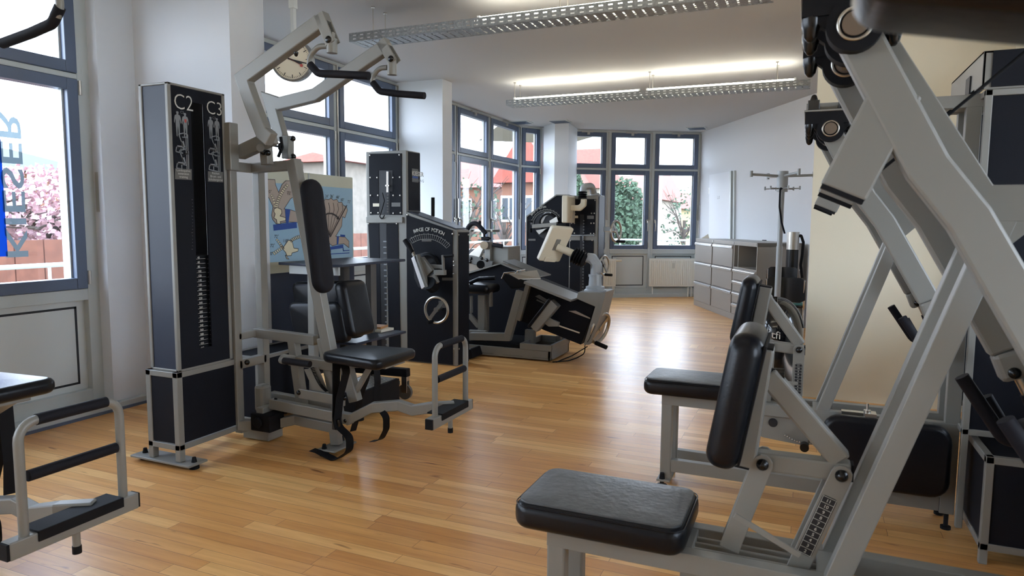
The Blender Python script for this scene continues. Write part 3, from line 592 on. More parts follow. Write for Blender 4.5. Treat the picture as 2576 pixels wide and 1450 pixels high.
rest_machine(0, R1, 'nearest grey lever press machine, backrest tilted, worn grey-topped seat in the foreground', 'worn', NUM)
rest_machine(D2, R2, 'second grey lever press machine, standing against the cream wall with upright number strip', 'worn', NUM+['1'])
# padded lever of the next machine, right beside the camera
t = thing('padded_lever_stand', 'black padded lever close to the camera, out of focus at top right', 'gym machine', (.78, .5, 0))
MB().pad((.355, .45, 1.468), V((.98, 0, -.2))*.32, V((.2, 0, .98))*.135, Y_*.04, .02, .012).build('lever_pad', 'leather', t, smooth=55)
MB().box((.62, .47, 1.33), (.80, .53, 1.43)).box((.75, .46, .05), (.83, .54, 1.9)).build('upright_post', 'steel', t, bevel=.005)
MB().box((.6, .3, 0), (.98, .7, .05)).build('base_plate', 'steel', t, bevel=.005)
# ================================================================== PULL-DOWN MACHINE C3 WITH ITS WEIGHT TOWER
TA = -2.914; BC = 3.05                                  # tower face plane, machine centre plane
def figure(mb, c, ux, uz, h):                           # small printed standing body, outline only
    P = [(0, .5), (.05, .49), (.06, .44), (.04, .40), (.045, .37), (.12, .34), (.15, .26), (.17, .08), (.14, .02), (.125, .1), (.11, .22), (.085, .12), (.10, 0), (.085, -.25), (.075, -.48), (.03, -.5), (.025, -.25), (.0, -.05)]
    pts = P+[(-x, y) for x, y in reversed(P[1:-1])]; n = ux.cross(uz).normalized()
    mb.prism([c+ux*x*h+uz*y*h for x, y in pts], n*.0008)
def machine_icon(mb, c, ux, uz, h):
    def ln(a, b, w_=.05): mb.bar(c+ux*a[0]*h+uz*a[1]*h, c+ux*b[0]*h+uz*b[1]*h, w_*h, .0008, ux.cross(uz))
    for a, b in (((.3, -.5), (.32, .45)), ((.2, -.5), (.22, .35)), ((-.4, -.42), (.32, -.5)), ((.32, .45), (.1, .5)), ((.1, .5), (-.2, .42)), ((-.2, .42), (-.05, .05)), ((-.05, .05), (.05, -.15)), ((-.35, -.2), (.2, -.25)), ((-.35, -.2), (-.4, -.42)), ((-.1, -.25), (-.1, -.45)), ((.3, .3), (.0, .3))): ln(a, b)
    ln((.0, .1), (.08, -.2), .16); ln((-.3, -.18), (0, -.18), .12)
def pulldown(dx, dy, label, tower=True, seat_dz=0, flip=False):
    D = V((dx, dy, 0)); G = 'pull-down machines on the left'
    t = thing('pulldown_machine', label, 'gym machine', (-2.7+dx, BC+dy, 0), G)
    a_ = lambda a, x, y: A(a, x, y)+D
    b_ = lambda b, x, y: B(b, x, y)+D
    P = lambda a, b, z: V((a, b, z))+D
    if tower:
        x0, x1, y0, y1 = -3.115, TA, 2.50, 2.862; zb, zt = .505, 1.955
        f = MB(); e = .02
        for x in (x0, x1-e):
            for y in (y0, y1-e): f.box(P(x, y, zb), P(x+e, y+e, zt))
        for z in (zb, zt-.012):
            f.box(P(x0, y0, z), P(x1, y0+e, z+.012)); f.box(P(x0, y1-e, z), P(x1, y1, z+.012)); f.box(P(x0, y0, z), P(x0+e, y1, z+.012)); f.box(P(x1-e, y0, z), P(x1, y1, z+.012))
        lx0, ly1 = -3.14, 2.93
        for x in (lx0, x1-.034):
            for y in (y0-.012, ly1-.03): f.box(P(x, y, .09 if y > 2.6 else .035), P(x+.034, y+.034, zb))
        for z in (.095, zb-.03):
            f.box(P(lx0, y0-.012, z), P(x1, y0+.02, z+.03)); f.box(P(x1-.034, y0-.012, z), P(x1, ly1, z+.03)); f.box(P(lx0, y0, z), P(lx0+.034, ly1, z+.03)); f.box(P(lx0, ly1-.03, z), P(x1, ly1, z+.03))
        f.box(P(lx0-.12, y0-.03, .022), P(x1+.08, y0+.09, .034))
        tw = f.build('weight_tower', 'steel', t, bevel=.003)
        for x in (lx0-.08, x1+.05): p = P(x, y0+.03, 0); foot(tw, p.x, p.y, .034)
        MB().box(P(x0+.012, y0+.006, zb+.01), P(x1-.024, y0+.010, zt-.006)).build('side_panel', 'navy_l', tw)  # paler than the front: the reflection is put into its colour
        MB().box(P(lx0+.03, y0-.006, .13), P(x1-.034, y0, zb-.03)).box(P(x1-.008, y0+.02, .13), P(x1-.003, ly1-.03, zb-.03)).box(P(lx0+.03, ly1-.01, .13), P(x1-.034, ly1-.005, zb-.03)).build('base_panel', 'navy', tw)
        # front panel split around the slot that shows the stack
        s0, s1 = a_(TA, 482, 300).y-D.y, a_(TA, 515, 300).y-D.y
        fp = MB().box(P(x1-.012, y0+.02, zb+.012), P(x1-.004, s0, zt-.008)).box(P(x1-.012, s1, zb+.012), P(x1-.004, y1-.02, zt-.008)).box(P(x1-.012, s0, zt-.075), P(x1-.004, s1, zt-.008)).box(P(x1-.012, s0, zb+.012), P(x1-.004, s1, zb+.10))
        fp = fp.build('front_panel', 'navy', tw)
        MB().box(P(x1-.17, y0+.03, zb+.02), P(x1-.13, y1-.03, zt-.02)).build('inner_back', 'rubber', tw)
        F = lambda x, y: a_(TA-.0028, x, y)
        for s_, x, y, sz in (('C2', 436, 272, .110), ('C3', 518, 285, .100)): text(fp, 'letter_mark', s_, F(x, y), Y_, Z_, sz, 'print', ext=.0008, bold=-.012, sx=.93)
        for s_, x, y in (('C2', 453, 285), ('C3', 534, 299)): text(fp, 'small_mark', s_, F(x, y), Y_, Z_, .018, 'print_d')
        for (x, y, h) in ((447, 312, .125), (466, 316, .125), (530, 322, .115), (546, 325, .115)):
            fg = MB(); figure(fg, F(x, y), Y_, Z_, h); fg.build('body_pictogram', 'print_d', fp)
        MB().prism([F(463, 300), F(469, 301), F(468, 309), F(464, 308)], X_*.0014).build('red_mark', 'red', fp)
        for x, y in ((459, 361), (461, 402), (540, 367), (541, 407)): 
            ic = MB(); machine_icon(ic, F(x, y), Y_, Z_, .105); ic.build('machine_pictogram', 'print_d', fp)
        for x0_, x1_, y0_, y1_, ls in ((440, 482, 424, 451, ('Lumbopelvic', 'extension', 'training')), (523, 561, 431, 457, ('Rücken', 'Brust- und', 'Schultergürtel'))):
            pl = MB().prism([F(x0_, y0_), F(x1_, y0_+2), F(x1_, y1_+2), F(x0_, y1_)], X_*.001).build('label_plate', 'steel_d', fp)
            for i, s_ in enumerate(ls): text(pl, 'caption', s_, F((x0_+x1_)/2, y0_+8+i*8)+X_*.0016, Y_, Z_, .017, 'print', 'CENTER')
        # the stack
        zt_, zb_ = a_(TA-.03, 508, 642).z, a_(TA-.03, 512, 902).z; n = 23; ph = (zt_-zb_)/n
        for i in range(n):
            z = zb_+i*ph; pl = MB().box(P(x1-.13, s0-.02, z+.0025), P(x1-.03, s1+.02, z+ph-.001)).build('weight_plate', 'rubber', t, bevel=.001)
            lb = str(480-20*i); text(pl, 'plate_number', lb, P(x1-.0295, s0+.030, z+ph*.28), Y_, Z_, ph*.62, 'print', bold=.02); MB().box(P(x1-.0299, s0+.006, z+.0035), P(x1-.0292, s1-.002, z+.005)).build('plate_edge', 'print', pl)
        MB().box(P(x1-.0299, s0+.002, zb_), P(x1-.029, s0+.006, zt_)).box(P(x1-.03, s0-.01, zb_-.014), P(x1-.012, s1+.01, zb_-.008)).build('selector_rail', 'brushed', tw)
        MB().cyl(P(x1-.08, (s0+s1)/2, zt_), P(x1-.08, (s0+s1)/2, zt-.03), .006, 10).build('guide_cable', 'brushed', tw)
        tkm = MB()
        for i in range(16): p = F(485+(i % 5 == 0)*0, 503+i*8.3); tkm.box(p, p+V((.001, -.004-.004*(i % 5 == 0), .0012)))
        tkm.build('tick_marks', 'print_d', fp)
    # ------- uprights
    f = MB(); yl, yr = 2.895, 3.108; xc = -2.925
    for y in (yl, yr): f.bar(P(xc, y, .10 if y < 3 else .20), P(xc, y, 1.60), .05, .05, Y_)
    f.bar(P(xc+.012, yl-.012, 1.55), P(xc+.012, yl-.012, 1.805), .062, .075, X_)
    f.bar(P(xc, yl, 1.575), P(xc, yr, 1.575), .05, .05, X_); f.bar(P(xc, yl, .47), P(xc, yr, .47), .05, .05, X_); f.bar(P(xc, yl, .63), P(xc, yr, .63), .04, .05, X_)
    f.bar(P(xc-.05, 3.11, 1.578), P(-2.62, 3.11, 1.590), .045, .045, Y_); f.bar(P(xc, 3.05, 1.575), P(-2.6, BC, 1.585), .055, .05, Y_)
    st0, st1 = b_(BC, 738, 402), b_(BC, 832, 895)
    f.bar(st0, st1, .062, .06, Y_)                        # sloping back post
    f.bar(P(xc, BC, .632), P(-2.49, BC, .618), .055, .05, Y_)
    l0, l1 = b_(BC, 738, 855), b_(BC, 762, 1030); f.bar(l0, l1, .052, .05, Y_)
    m0, m1 = b_(BC, 812, 850), b_(BC, 852, 1045); f.bar(m0, m1, .052, .05, Y_)
    f.build('main_frame', 'steel', t, bevel=.005)
    # --- axle head that carries the arms
    for x0_, y0_, x1_, y1_, bb_ in ((668, 352, 672, 415, 2.99), (724, 342, 724, 400, 3.17)): MB().bar(b_(bb_, x0_, y0_), b_(bb_, x1_, y1_), .052, .05, Y_).build('axle_bracket', 'steel', t, bevel=.005)
    MB().bar(b_(2.95, 604, 385), b_(2.95, 690, 345), .075, .05, Y_).build('arm_hub', 'steel', t, bevel=.005)
    ax = MB().cyl(b_(2.80, 655, 372), b_(3.30, 655, 372)+V((0, 0, 0)), .02, 16); ax.build('axle', 'steel_d', t, smooth=40)
    for bb_, x, y in ((3.0, 586, 322), (3.0, 588, 373), (2.96, 662, 383), (2.96, 674, 385), (2.96, 660, 343), (2.96, 673, 339), (3.14, 737, 349), (3.14, 738, 394)): caps(t, [(b_(bb_, x, y), V((.6, -.8, 0)), .014, .018)])
    for x, y, bb_ in ((693, 1008, 2.99), (718, 1036, 2.99), (753, 988, 2.99), (866, 1001, 2.99), (852, 923, 2.99), (617, 1064, 2.95), (622, 912, 2.9), (651, 903, 3.08), (871, 1058, 2.98)): caps(t, [(b_(bb_, x, y), V((.3, -.95, 0)), .013, .016)])
    rb = MB().torus(b_(3.1, 706, 370), (1, .3, 0), .016, .009, 20, 8); rb.bar(b_(3.1, 680, 365), b_(3.1, 706, 370), .012, .012).tube([b_(3.1, 706, 345), b_(3.1, 710, 370), b_(3.1, 700, 395)], .009, 8); rb.build('rod_end', 'rubber', t, smooth=40)
    # --- arms (near and far) with swivelling handles
    def arm(bp, pts, w_, c0, c1, cy, hp, gp, fl):
        n = MB().path([b_(bp, *p) for p in pts], w_, .05, Y_).build('press_arm', 'steel', t, bevel=.006)
        c0_, c1_ = b_(bp, *c0), b_(bp, *c1)
        k = MB()
        for sy in (-1, 1): k.bar(c0_+Y_*.021*sy, c1_+Y_*.021*sy, .056, .008, Y_)
        dd = (c1_-c0_).normalized(); k.bar(c0_, c0_+dd*.05, .058, .05, Y_); cl = k.build('clevis', 'steel', n, bevel=.003)
        pv = MB(); cap(pv, c1_-dd*.02-Y_*.025, -Y_, .015, .008); pv.build('pivot_cap', 'bolt', cl, smooth=True)
        q0, q1 = b_(bp, *cy[0]), b_(bp, *cy[1]); s = MB().cyl(q0, q1, .026, 20).box(V((q0.x-.012, q0.y-.012, q0.z)), V((q0.x+.012, q0.y+.012, q0.z+.03))); sv = s.build('swivel_sleeve', 'steel', n, smooth=40)
        hh = [b_(bp, *p) for p in hp]; gg = [b_(bp, *p) for p in gp]
        if fl:
            fx = lambda p: V((2*q0.x-p.x+.06, p.y, p.z-.03)); hh = [fx(p) for p in hh]; gg = [fx(p) for p in gg]
        MB().tube(hh, .0135, 12, .06).build('handle_tube', 'steel', n, smooth=50)
        MB().tube(gg, .0185, 16, .05).build('handle_grip', 'foam', n, smooth=50)
        kk = MB(); pp = b_(bp, *pts[-1])*.35+b_(bp, *pts[-2])*.65 if False else (b_(bp, *pts[-1])-(b_(bp, *pts[-1])-b_(bp, *pts[-2]))*.35); cap(kk, pp-V((-.02, 0, .045)), -Z_, .01, .02); kk.build('stop_bolt', 'bolt', n, smooth=True)
        return n
    arm(2.81, ((684, 352), (664, 335), (636, 262), (614, 198), (806, 58)), .075, (808, 38), (838, 112), ((835, 98), (835, 134)), ((826, 116), (800, 117), (779, 142), (779, 168), (790, 176)), ((780, 162), (800, 185), (850, 187), (928, 191)), flip)
    arm(3.29, ((700, 352), (706, 338), (682, 254), (706, 262), (795, 240), (966, 122)), .075, (962, 104), (994, 158), ((986, 150), (986, 189)), ((975, 170), (953, 172), (938, 192), (938, 210), (945, 222)), ((938, 208), (955, 230), (1000, 236), (1068, 241)), flip)
    # --- long back pad on the sloping post
    n_ = (st1-st0).normalized(); pt, pb = b_(BC, 776, 452), b_(BC, 812, 738); ax_ = (pb-pt); L = ax_.length/2; ax_.normalize(); th = ax_.cross(Y_).normalized(); th = th if th.x > 0 else -th
    MB().pad((pt+pb)/2+th*.012, Y_*.075, ax_*L, th*.032, .07, .028, lv=6, dome=.006).build('back_pad', 'foam', t, smooth=55)
    # --- seat
    SZ = .565+seat_dz
    sx0, sx1 = -2.335, -1.925
    so = MB().pad(P((sx0+sx1)/2, 3.015, SZ), X_*(sx1-sx0)/2, Y_*.195, Z_*.027, .05, .022, lv=6, dome=.005)
    for i, v in enumerate(so.v):
        u = (v.x-D.x-sx0)/(sx1-sx0); v.y = 3.03+D.y+(v.y-3.015-D.y)*(.72+.30*u)+(-.02*u)
    so = so.build('seat', 'leather', t, smooth=55)
    MB().box(P(sx0+.04, 2.93, SZ-.04), P(sx1-.03, 3.12, SZ-.027)).build('seat_plate', 'steel', so, bevel=.003)
    s = MB(); k0, k1 = b_(BC, 735, 905), b_(BC, 868, 922); s.bar(k0, k1, .055, .07, Y_)
    s.bar(b_(BC, 868, 905), b_(BC, 895, 1010), .06, .05, Y_); s.bar(b_(BC, 930, 925)+V((0, 0, seat_dz*.8)), b_(BC, 885, 1005), .03, .02, Y_)
    s.bar(P(-2.32, BC, .50), P(-2.0, BC, SZ-.035), .03, .10, Y_)
    s.bar(b_(2.99, 752, 990), b_(2.99, 868, 1010), .055, .012, Y_)
    s.build('seat_carriage', 'steel', t, bevel=.004)
    g0 = b_(BC, 745, 902); MB().tube([g0, b_(2.90, 712, 898), b_(2.88, 706, 908), b_(2.86, 718, 910)], .016, 12, .03).build('side_handle_tube', 'steel', t, smooth=50)
    MB().tube([b_(2.86, 714, 908), b_(2.86, 780, 917)], .0175, 14).build('side_handle_grip', 'foam', t, smooth=40)
    MB().prism([b_(3.0, 765, 930), b_(3.0, 800, 925), b_(3.0, 838, 1020), b_(3.0, 800, 1010)], Y_*.004).build('adjuster_plate', 'steel', t)
    spg = []; p0_, p1_ = b_(2.985, 785, 925), b_(2.985, 822, 985)
    for i in range(160): q = i/159; c = p0_.lerp(p1_, q)+V((0, 0, -.02*math.sin(q*math.pi))); spg.append(c+V((math.cos(i*.9)*.009, math.sin(i*.9)*.009, 0)))
    MB().tube(spg, .0022, 5).build('coil_spring', 'rubber', t, smooth=True)
    # --- base and footrest boom
    s = MB(); s.bar(b_(2.99, 683, 1015), b_(2.99, 885, 1055), .058, .045, Y_); s.bar(b_(3.11, 683, 995), b_(3.11, 850, 1028), .05, .045, Y_)
    s.bar(P(-2.79, 2.92, .205), P(-2.79, 3.18, .205), .05, .05, X_); s.path([P(xc, yl, .125), P(-2.78, 2.97, .12), P(-2.64, BC, .15), P(-2.34, BC, .135)], .055, .055, Z_)
    s.bar(P(xc-.07, 3.06, .055), P(xc+.12, 3.06, .055), .09, .12, Y_); s.bar(P(xc, yl, .10), P(xc, yr, .10), .05, .05, X_)
    s.bar(P(-2.80, BC, .03), P(-2.93, BC, .03), .05, .2, Y_) if False else None
    s.bar(P(-2.375, BC, .145), P(-2.362, BC, .04), .055, .045, Y_)
    s.box(P(-2.42, BC-.10, .026), P(-2.30, BC+.10, .036))
    s.build('base_frame', 'steel', t, bevel=.004)
    for y in (BC-.08, BC+.08): p = P(-2.385, y, 0); foot(t, p.x, p.y, .036)
    MB().cyl(P(xc-.05, 3.06, 0), P(xc-.05, 3.06, .012), .03, 14).build('rear_foot', 'rubber', t)
    MB().box(P(-2.84, 2.90, .10), P(-2.70, 3.02, .20)).cyl(P(-2.775, 2.895, .155), P(-2.775, 2.88, .155), .03, 18).build('gear_housing', 'rubber', t, bevel=.01)
    MB().box(P(-2.89, 2.98, .18), P(-2.82, 3.06, .34)).build('guide_block', 'steel', t, bevel=.02)
    fa = -1.64
    MB().path([b_(2.99, 878, 1058)+V((-.01, 0, 0)), b_(3.03, 938, 1025), b_(3.05, 1005, 1020), b_(3.05, 1040, 1032), b_(3.06, 1088, 1025), P(fa-.02, 3.12, .318)], .045, .055, Z_).build('footrest_boom', 'steel', t, bevel=.005)
    q = lambda x, y: a_(fa, x, y)
    tr0, tr1 = q(1083, 1067), q(1180, 1016); tr0.z = tr1.z = (tr0.z+tr1.z)/2; tr0.y -= .01
    fr = MB().bar(tr0, tr1, .055, .045, X_); fo = fr.build('footrest_bar', 'steel', t, bevel=.004)
    MB().bar(tr0-Y_*.008, tr0+Y_*.001, .05, .04, X_).build('end_cap', 'rubber', fo); MB().bar(tr1-Y_*.001, tr1+Y_*.006, .05, .04, X_).build('end_cap', 'rubber', fo); MB().cyl(V((tr0.x, (tr0.y+tr1.y)/2, tr0.z-.10)), V((tr0.x, (tr0.y+tr1.y)/2, tr0.z-.075)), .014, 12).build('end_cap', 'rubber', fo)
    MB().cyl(V((tr0.x, (tr0.y+tr1.y)/2, tr0.z-.08)), V((tr0.x, (tr0.y+tr1.y)/2, tr0.z-.02)), .012, 12).build('stop_pin', 'steel', fo, smooth=40)
    MB().box(V((tr0.x-.06, tr0.y+.08, tr0.z+.026)), V((tr0.x+.026, tr1.y-.06, tr0.z+.034))).box(V((tr0.x+.0225, tr0.y+.08, tr0.z+.0)), V((tr0.x+.028, tr1.y-.06, tr0.z+.034))).build('tread_rubber', 'rubber', fo, bevel=.002)
    y0_, y1_, zt_ = q(1094, 950).y, q(1171, 950).y, q(1130, 862).z
    fx_ = fa+dx; MB().tube([V((fx_, y0_, tr0.z+.02)), V((fx_, y0_, zt_)), V((fx_, y1_, zt_)), V((fx_, y1_, tr0.z+.02))], .0145, 14, .055).build('footrest_hoop', 'steel', fo, smooth=50)
    MB().tube([V((fx_, y0_+.055, zt_)), V((fx_, y1_-.045, zt_))], .0175, 16).build('hoop_grip', 'foam', fo, smooth=40)
    MB().tube([V((fx_, y0_+.02, q(1130, 943).z)), V((fx_, y1_-.018, q(1130, 943).z))], .0175, 16).build('hoop_lower_grip', 'foam', fo, smooth=40)
    # --- lap belt straps hanging down
    def strap(pts, w_, nm='belt_strap'):
        pts = [V(p)+D for p in pts]; pts = fillet(pts, .05, 6); vs, fs = [], []
        for i, p in enumerate(pts):
            d_ = (pts[min(i+1, len(pts)-1)]-pts[max(i-1, 0)]).normalized(); sd = V((.25, 1, 0)).normalized() if abs(d_.y) < .8 else X_; sd = (sd-d_*sd.dot(d_)).normalized(); nn = d_.cross(sd)
            for a_s, b_s in ((1, 1), (-1, 1), (-1, -1), (1, -1)): vs.append(p+sd*w_/2*a_s+nn*.0011*b_s)
        for i in range(len(pts)-1):
            for j in range(4): fs.append((i*4+j, i*4+(j+1) % 4, i*4+4+(j+1) % 4, i*4+4+j))
        o = MB().add(vs, fs+[(3, 2, 1, 0), tuple(len(vs)-4+k for k in range(4))]); return o.build(nm, 'rubber', t, smooth=60)
    bz = lambda x, y, b=2.93: B(b, x, y)
    dz = V((0, 0, seat_dz))
    strap([bz(846, 900)+dz, bz(846, 960), bz(846, 1020), bz(845, 1050), bz(852, 1078)], .05)
    strap([bz(860, 898)+dz, bz(872, 935), bz(855, 1000), bz(848, 1070), bz(880, 1100), bz(880, 1135), bz(845, 1158), bz(800, 1136), bz(785, 1132)], .05)
    strap([B(3.16, 935, 900)+dz, B(3.16, 920, 960), B(3.16, 905, 1000), B(3.16, 895, 1060), B(3.16, 888, 1085)], .045)
    strap([B(3.0, 935, 1110), B(3.0, 958, 1108), B(3.0, 972, 1080), B(3.0, 972, 1050), B(3.0, 962, 1036)], .045)
    strap([B(3.16, 945, 900)+dz, B(3.16, 950, 960), B(3.16, 946, 1015)], .045)
    MB().obox(bz(852, 905)+D+dz, X_*.032, Y_*.02, Z_*.01).build('belt_buckle', 'bolt', t, bevel=.004); MB().obox(bz(846, 1068)+D, X_*.022, Y_*.01, Z_*.03).build('belt_buckle', 'bolt', t, bevel=.004)
    return t
pulldown(0, 0, 'seated pull-down machine with tall dark C2 C3 weight tower in front of the white pillar')
pulldown(-.49, -1.63, 'pull-down machine cut off by the left edge, only hoop footrest, seat tip and handle showing', tower=True, seat_dz=.13, flip=True)
# ================================================================== STRENGTH-TEST MACHINES IN THE MIDDLE AND FAR
def pp(mb, b, pts, dep): return mb.prism([B(b, *p) for p in pts], Y_*dep)
def screws(b, pts, parent, r=.011, m_='brushed'):
    for p in pts:
        k = MB(); k.lathe(B(b, *p), [(r, 0), (r*.9, .004), (r*.3, .006), (0, .006)], 12, -Y_); k.build('screw', m_, parent, smooth=True)
def arc_scale(parent, b, c, r0, r1, g0, g1, n, words=None, wr=None, ws=.03):
    C0 = B(b, *c); k = abs((B(b, c[0]+50, c[1])-C0).x)/50; kz = abs((B(b, c[0], c[1]+50)-C0).z)/50
    def pt(r, g): return C0+V((math.sin(math.radians(g))*r*k, 0, math.cos(math.radians(g))*r*kz))
    m_ = MB()
    for r in (r0, r1):
        seg = [pt(r, g0+(g1-g0)*i/30) for i in range(31)]; m_.path(seg, .0018, .0008, Y_)
    for i in range(n+1):
        g = g0+(g1-g0)*i/n; m_.bar(pt(r0, g), pt(r1+(3 if i % 2 else 0), g), .0014, .0008, Y_)
    m_.build('degree_scale', 'print', parent)
    if words:
        L_ = len(words); s0 = wr[1]; s1 = wr[2]
        for i, ch in enumerate(words):
            if ch == ' ': continue
            g = s0+(s1-s0)*i/(L_-1); dr = V((math.sin(math.radians(g)), 0, math.cos(math.radians(g)))); text(parent, 'arc_letter', ch, pt(wr[0], g)-Y_*.001, V((dr.z, 0, -dr.x)), dr, ws, 'print', 'CENTER', bold=.01)
def handwheel(parent, c, n, R, spoke_m='brushed', name='handwheel', gang=0, hd=None):
    n = V(n).normalized(); o = MB().torus(c, n, R, R*.11, 40, 8); u = n.orthogonal().normalized(); u = Matrix.Rotation(gang, 3, n)@u
    o.bar(V(c)-u*R, V(c)+u*R, R*.28, R*.08, n); o.cyl(V(c)-n*.012, V(c)+n*.012, R*.2, 18)
    w_ = o.build(name, spoke_m, parent, smooth=40)
    e = V(c)+(hd or u)*R; MB().cyl(e, e+n*R*.85, R*.14, 12).build('crank_grip', 'rubber', w_, smooth=40)
    MB().cyl(V(c)-n*.09, V(c), R*.12, 12).build('wheel_shaft', 'brushed', w_, smooth=40)
    return w_
# --- machine with the RANGE OF MOTION side panel
b0 = 5.34
cTL, cTR = B(b0, 920, 382), B(b0, 1022, 380); xR = B(b0, 1150, 700).x; yb = A(cTR.x, 1057, 385).y; yp = A(xR, 1180, 700).y
t = thing('test_machine', 'dark back-testing machine with RANGE OF MOTION scale and handwheel, right of the poster board', 'gym machine', ((cTL.x+xR)/2, (b0+yp)/2, 0))
MB().box((cTL.x, b0, 0), (cTR.x, yb, cTL.z)).build('tower_body', 'galv' if False else 'steel', t, bevel=.006)
c = t.children[-1]
def quad(b, x0, y0, x1, y1, d, name, m_, par, **k): return pp(MB(), b, ((x0, y0), (x1, y0), (x1, y1), (x0, y1)), d).build(name, m_, par, **k)
pf = MB(); pp(pf, b0-.006, ((928, 387), (1010, 386), (1010, 429), (928, 429)), .01); pp(pf, b0-.006, ((928, 429), (952, 429), (952, 540), (930, 541)), .01); pp(pf, b0-.006, ((987, 429), (1010, 429), (1011, 541), (980, 541), (980, 482), (987, 482)), .01); pf.build('upper_panel', 'navy', c)
quad(b0-.003, 952, 429, 987, 541, .004, 'slot', 'gasket', c)
pf = MB(); pp(pf, b0-.006, ((926, 562), (953, 562), (960, 905), (944, 905)), .01); pp(pf, b0-.006, ((972, 562), (1001, 562), (1008, 905), (979, 905)), .01); pf.build('lower_panel', 'navy', c)
quad(b0-.003, 953, 556, 972, 905, .004, 'slot', 'gasket', c)
quad(b0-.02, 921, 546, 1012, 561, .02, 'cross_rail', 'steel', c, bevel=.003)
rk = MB()
for i in range(19):
    p = B(b0-.006, 969+i*.35, 605+i*14.5); rk.box(p-V((.022, 0, .016)), p+V((.012, .004, -.005)))
rk.build('rack_holes', 'print_d', c)
rk = MB(); 
for i in range(7): rk.cyl(B(b0-.012, 975, 491+i*7), B(b0-.008, 975, 491+i*7), .008, 10)
rk.build('rack_strip_holes', 'print_d', c)
MB().tube([B(b0-.02, 975, 432), B(b0-.02, 975, 484)], .010, 12).cyl(B(b0-.02, 975, 466), B(b0-.02, 975, 469), .022, 14).build('plunger', 'chrome', c, smooth=40)
MB().tube([B(b0-.03, 962, 485), B(b0-.03, 967, 505), B(b0-.03, 960, 530), B(b0-.03, 955, 545), B(b0-.03, 961, 553), B(b0-.03, 967, 542)], .005, 8, .02).build('cable', 'rubber', c, smooth=True)
for x, y, x1, y1, mm in ((938, 512, 954, 520, 'mon'), (985, 510, 1007, 520, 'steel_d')): quad(b0-.0075, x, y, x1, y1, .001, 'label_plate', mm, c)
text(c, 'caption', 'MEDX', B(b0-.009, 995, 519), X_, Z_, .018, 'print', 'CENTER') if False else None
screws(b0-.006, ((931, 391), (1005, 390), (932, 447), (949, 447), (989, 447), (1006, 446), (933, 492), (951, 492), (990, 492), (1007, 492), (934, 536), (952, 536), (990, 537), (1008, 536), (927, 563), (998, 563)), c, .008)
sd = MB().box((cTR.x-.002, b0+.03, A(cTR.x, 1030, 530).z), (cTR.x+.004, yb-.01, cTL.z-.01)); sd.build('side_panel', 'navy', c)
sg = A(cTR.x+.006, 1033, 445); MB().box((cTR.x+.004, A(cTR.x, 1035, 440).y, A(cTR.x, 1035, 458).z), (cTR.x+.006, A(cTR.x, 1051, 440).y, A(cTR.x, 1035, 424).z)).build('label_plate', 'steel_d', c)
text(c, 'brand_lettering', 'KIESER', A(cTR.x+.006, 1036, 441), Y_, Z_, .055, 'print', bold=.03, sx=1.25)
MB().box((cTR.x+.0055, A(cTR.x, 1036, 440).y, A(cTR.x, 1036, 448).z), (cTR.x+.007, A(cTR.x, 1050, 440).y, A(cTR.x, 1036, 443).z)).build('blue_bar', 'blue', c)
text(c, 'brand_caption', 'TRAINING', A(cTR.x+.006, 1036, 456), Y_, Z_, .035, 'print_d', sx=1.3)
# slanted side cabinet
TL, TR_ = B(b0, 1022, 533), B(b0, 1150, 580); y1 = yp
body = MB().prism([V((TL.x, b0+.004, 0)), V((xR, b0+.004, 0)), V((xR, b0+.004, TR_.z)), V((TL.x, b0+.004, TL.z))], Y_*(y1-b0)).build('cabinet_frame', 'steel', t, bevel=.006)
MB().prism([V((TL.x+.004, b0-.004, .012)), V((xR-.045, b0-.004, .012)), V((xR-.045, b0-.004, TR_.z+.0)), V((TL.x+.004, b0-.004, TL.z-.03))], Y_*.01).build('scale_panel', 'navy', body)
spn = t.children[-1].children[-1] if False else body.children[-1]
MB().box((xR-.002, b0+.022, .01), (xR+.006, y1-.012, TR_.z-.018)).build('end_panel', 'navy', body)
MB().prism([V((TL.x, b0+.02, TL.z+.001)), V((xR-.02, b0+.02, TR_.z+.012)), V((xR-.02, b0+.02, TR_.z+.018)), V((TL.x, b0+.02, TL.z+.007))], Y_*(y1-b0-.03)).build('top_cover', 'navy_l', body)
arc_scale(spn, b0-.006, (1074, 668), 66, 78, -34, 48, 20, 'RANGE OF MOTION', (86, -20, 27), .045)
quad(b0-.0055, 1061, 603, 1085, 608, .001, 'label_plate', 'steel_d', spn); quad(b0-.0055, 1112, 699, 1139, 706, .001, 'label_plate', 'steel_d', spn)
pp(MB(), b0-.005, ((1040, 660), (1052, 640), (1070, 634), (1090, 640), (1103, 652), (1103, 700), (1098, 716), (1085, 728), (1070, 730), (1052, 722), (1042, 700)), .003).build('dark_opening', 'gasket', spn)
MB().torus(B(b0-.03, 1076, 672), Y_, .105, .018, 30, 8).build('gear_ring', 'rubber', spn, smooth=40)
lv = MB(); pp(lv, b0-.16, ((1034, 650), (1046, 641), (1073, 720), (1060, 728)), .03); lv = lv.build('swing_plate', 'white', t, bevel=.004)
MB().bar(B(b0-.13, 1049, 642), B(b0-.13, 1077, 722), .03, .06, Y_).build('swing_rail', 'steel', lv)
MB().tube([B(b0-.14, 1018, 604), B(b0-.14, 1038, 636)], .021, 14).build('lever_grip', 'rubber', lv, smooth=40)
MB().tube([B(b0-.14, 1036, 632), B(b0-.14, 1042, 648)], .012, 10).tube([B(b0-.14, 1032, 610), B(b0-.14, 1046, 646)], .004, 8).build('lever_rod', 'chrome', lv, smooth=40)
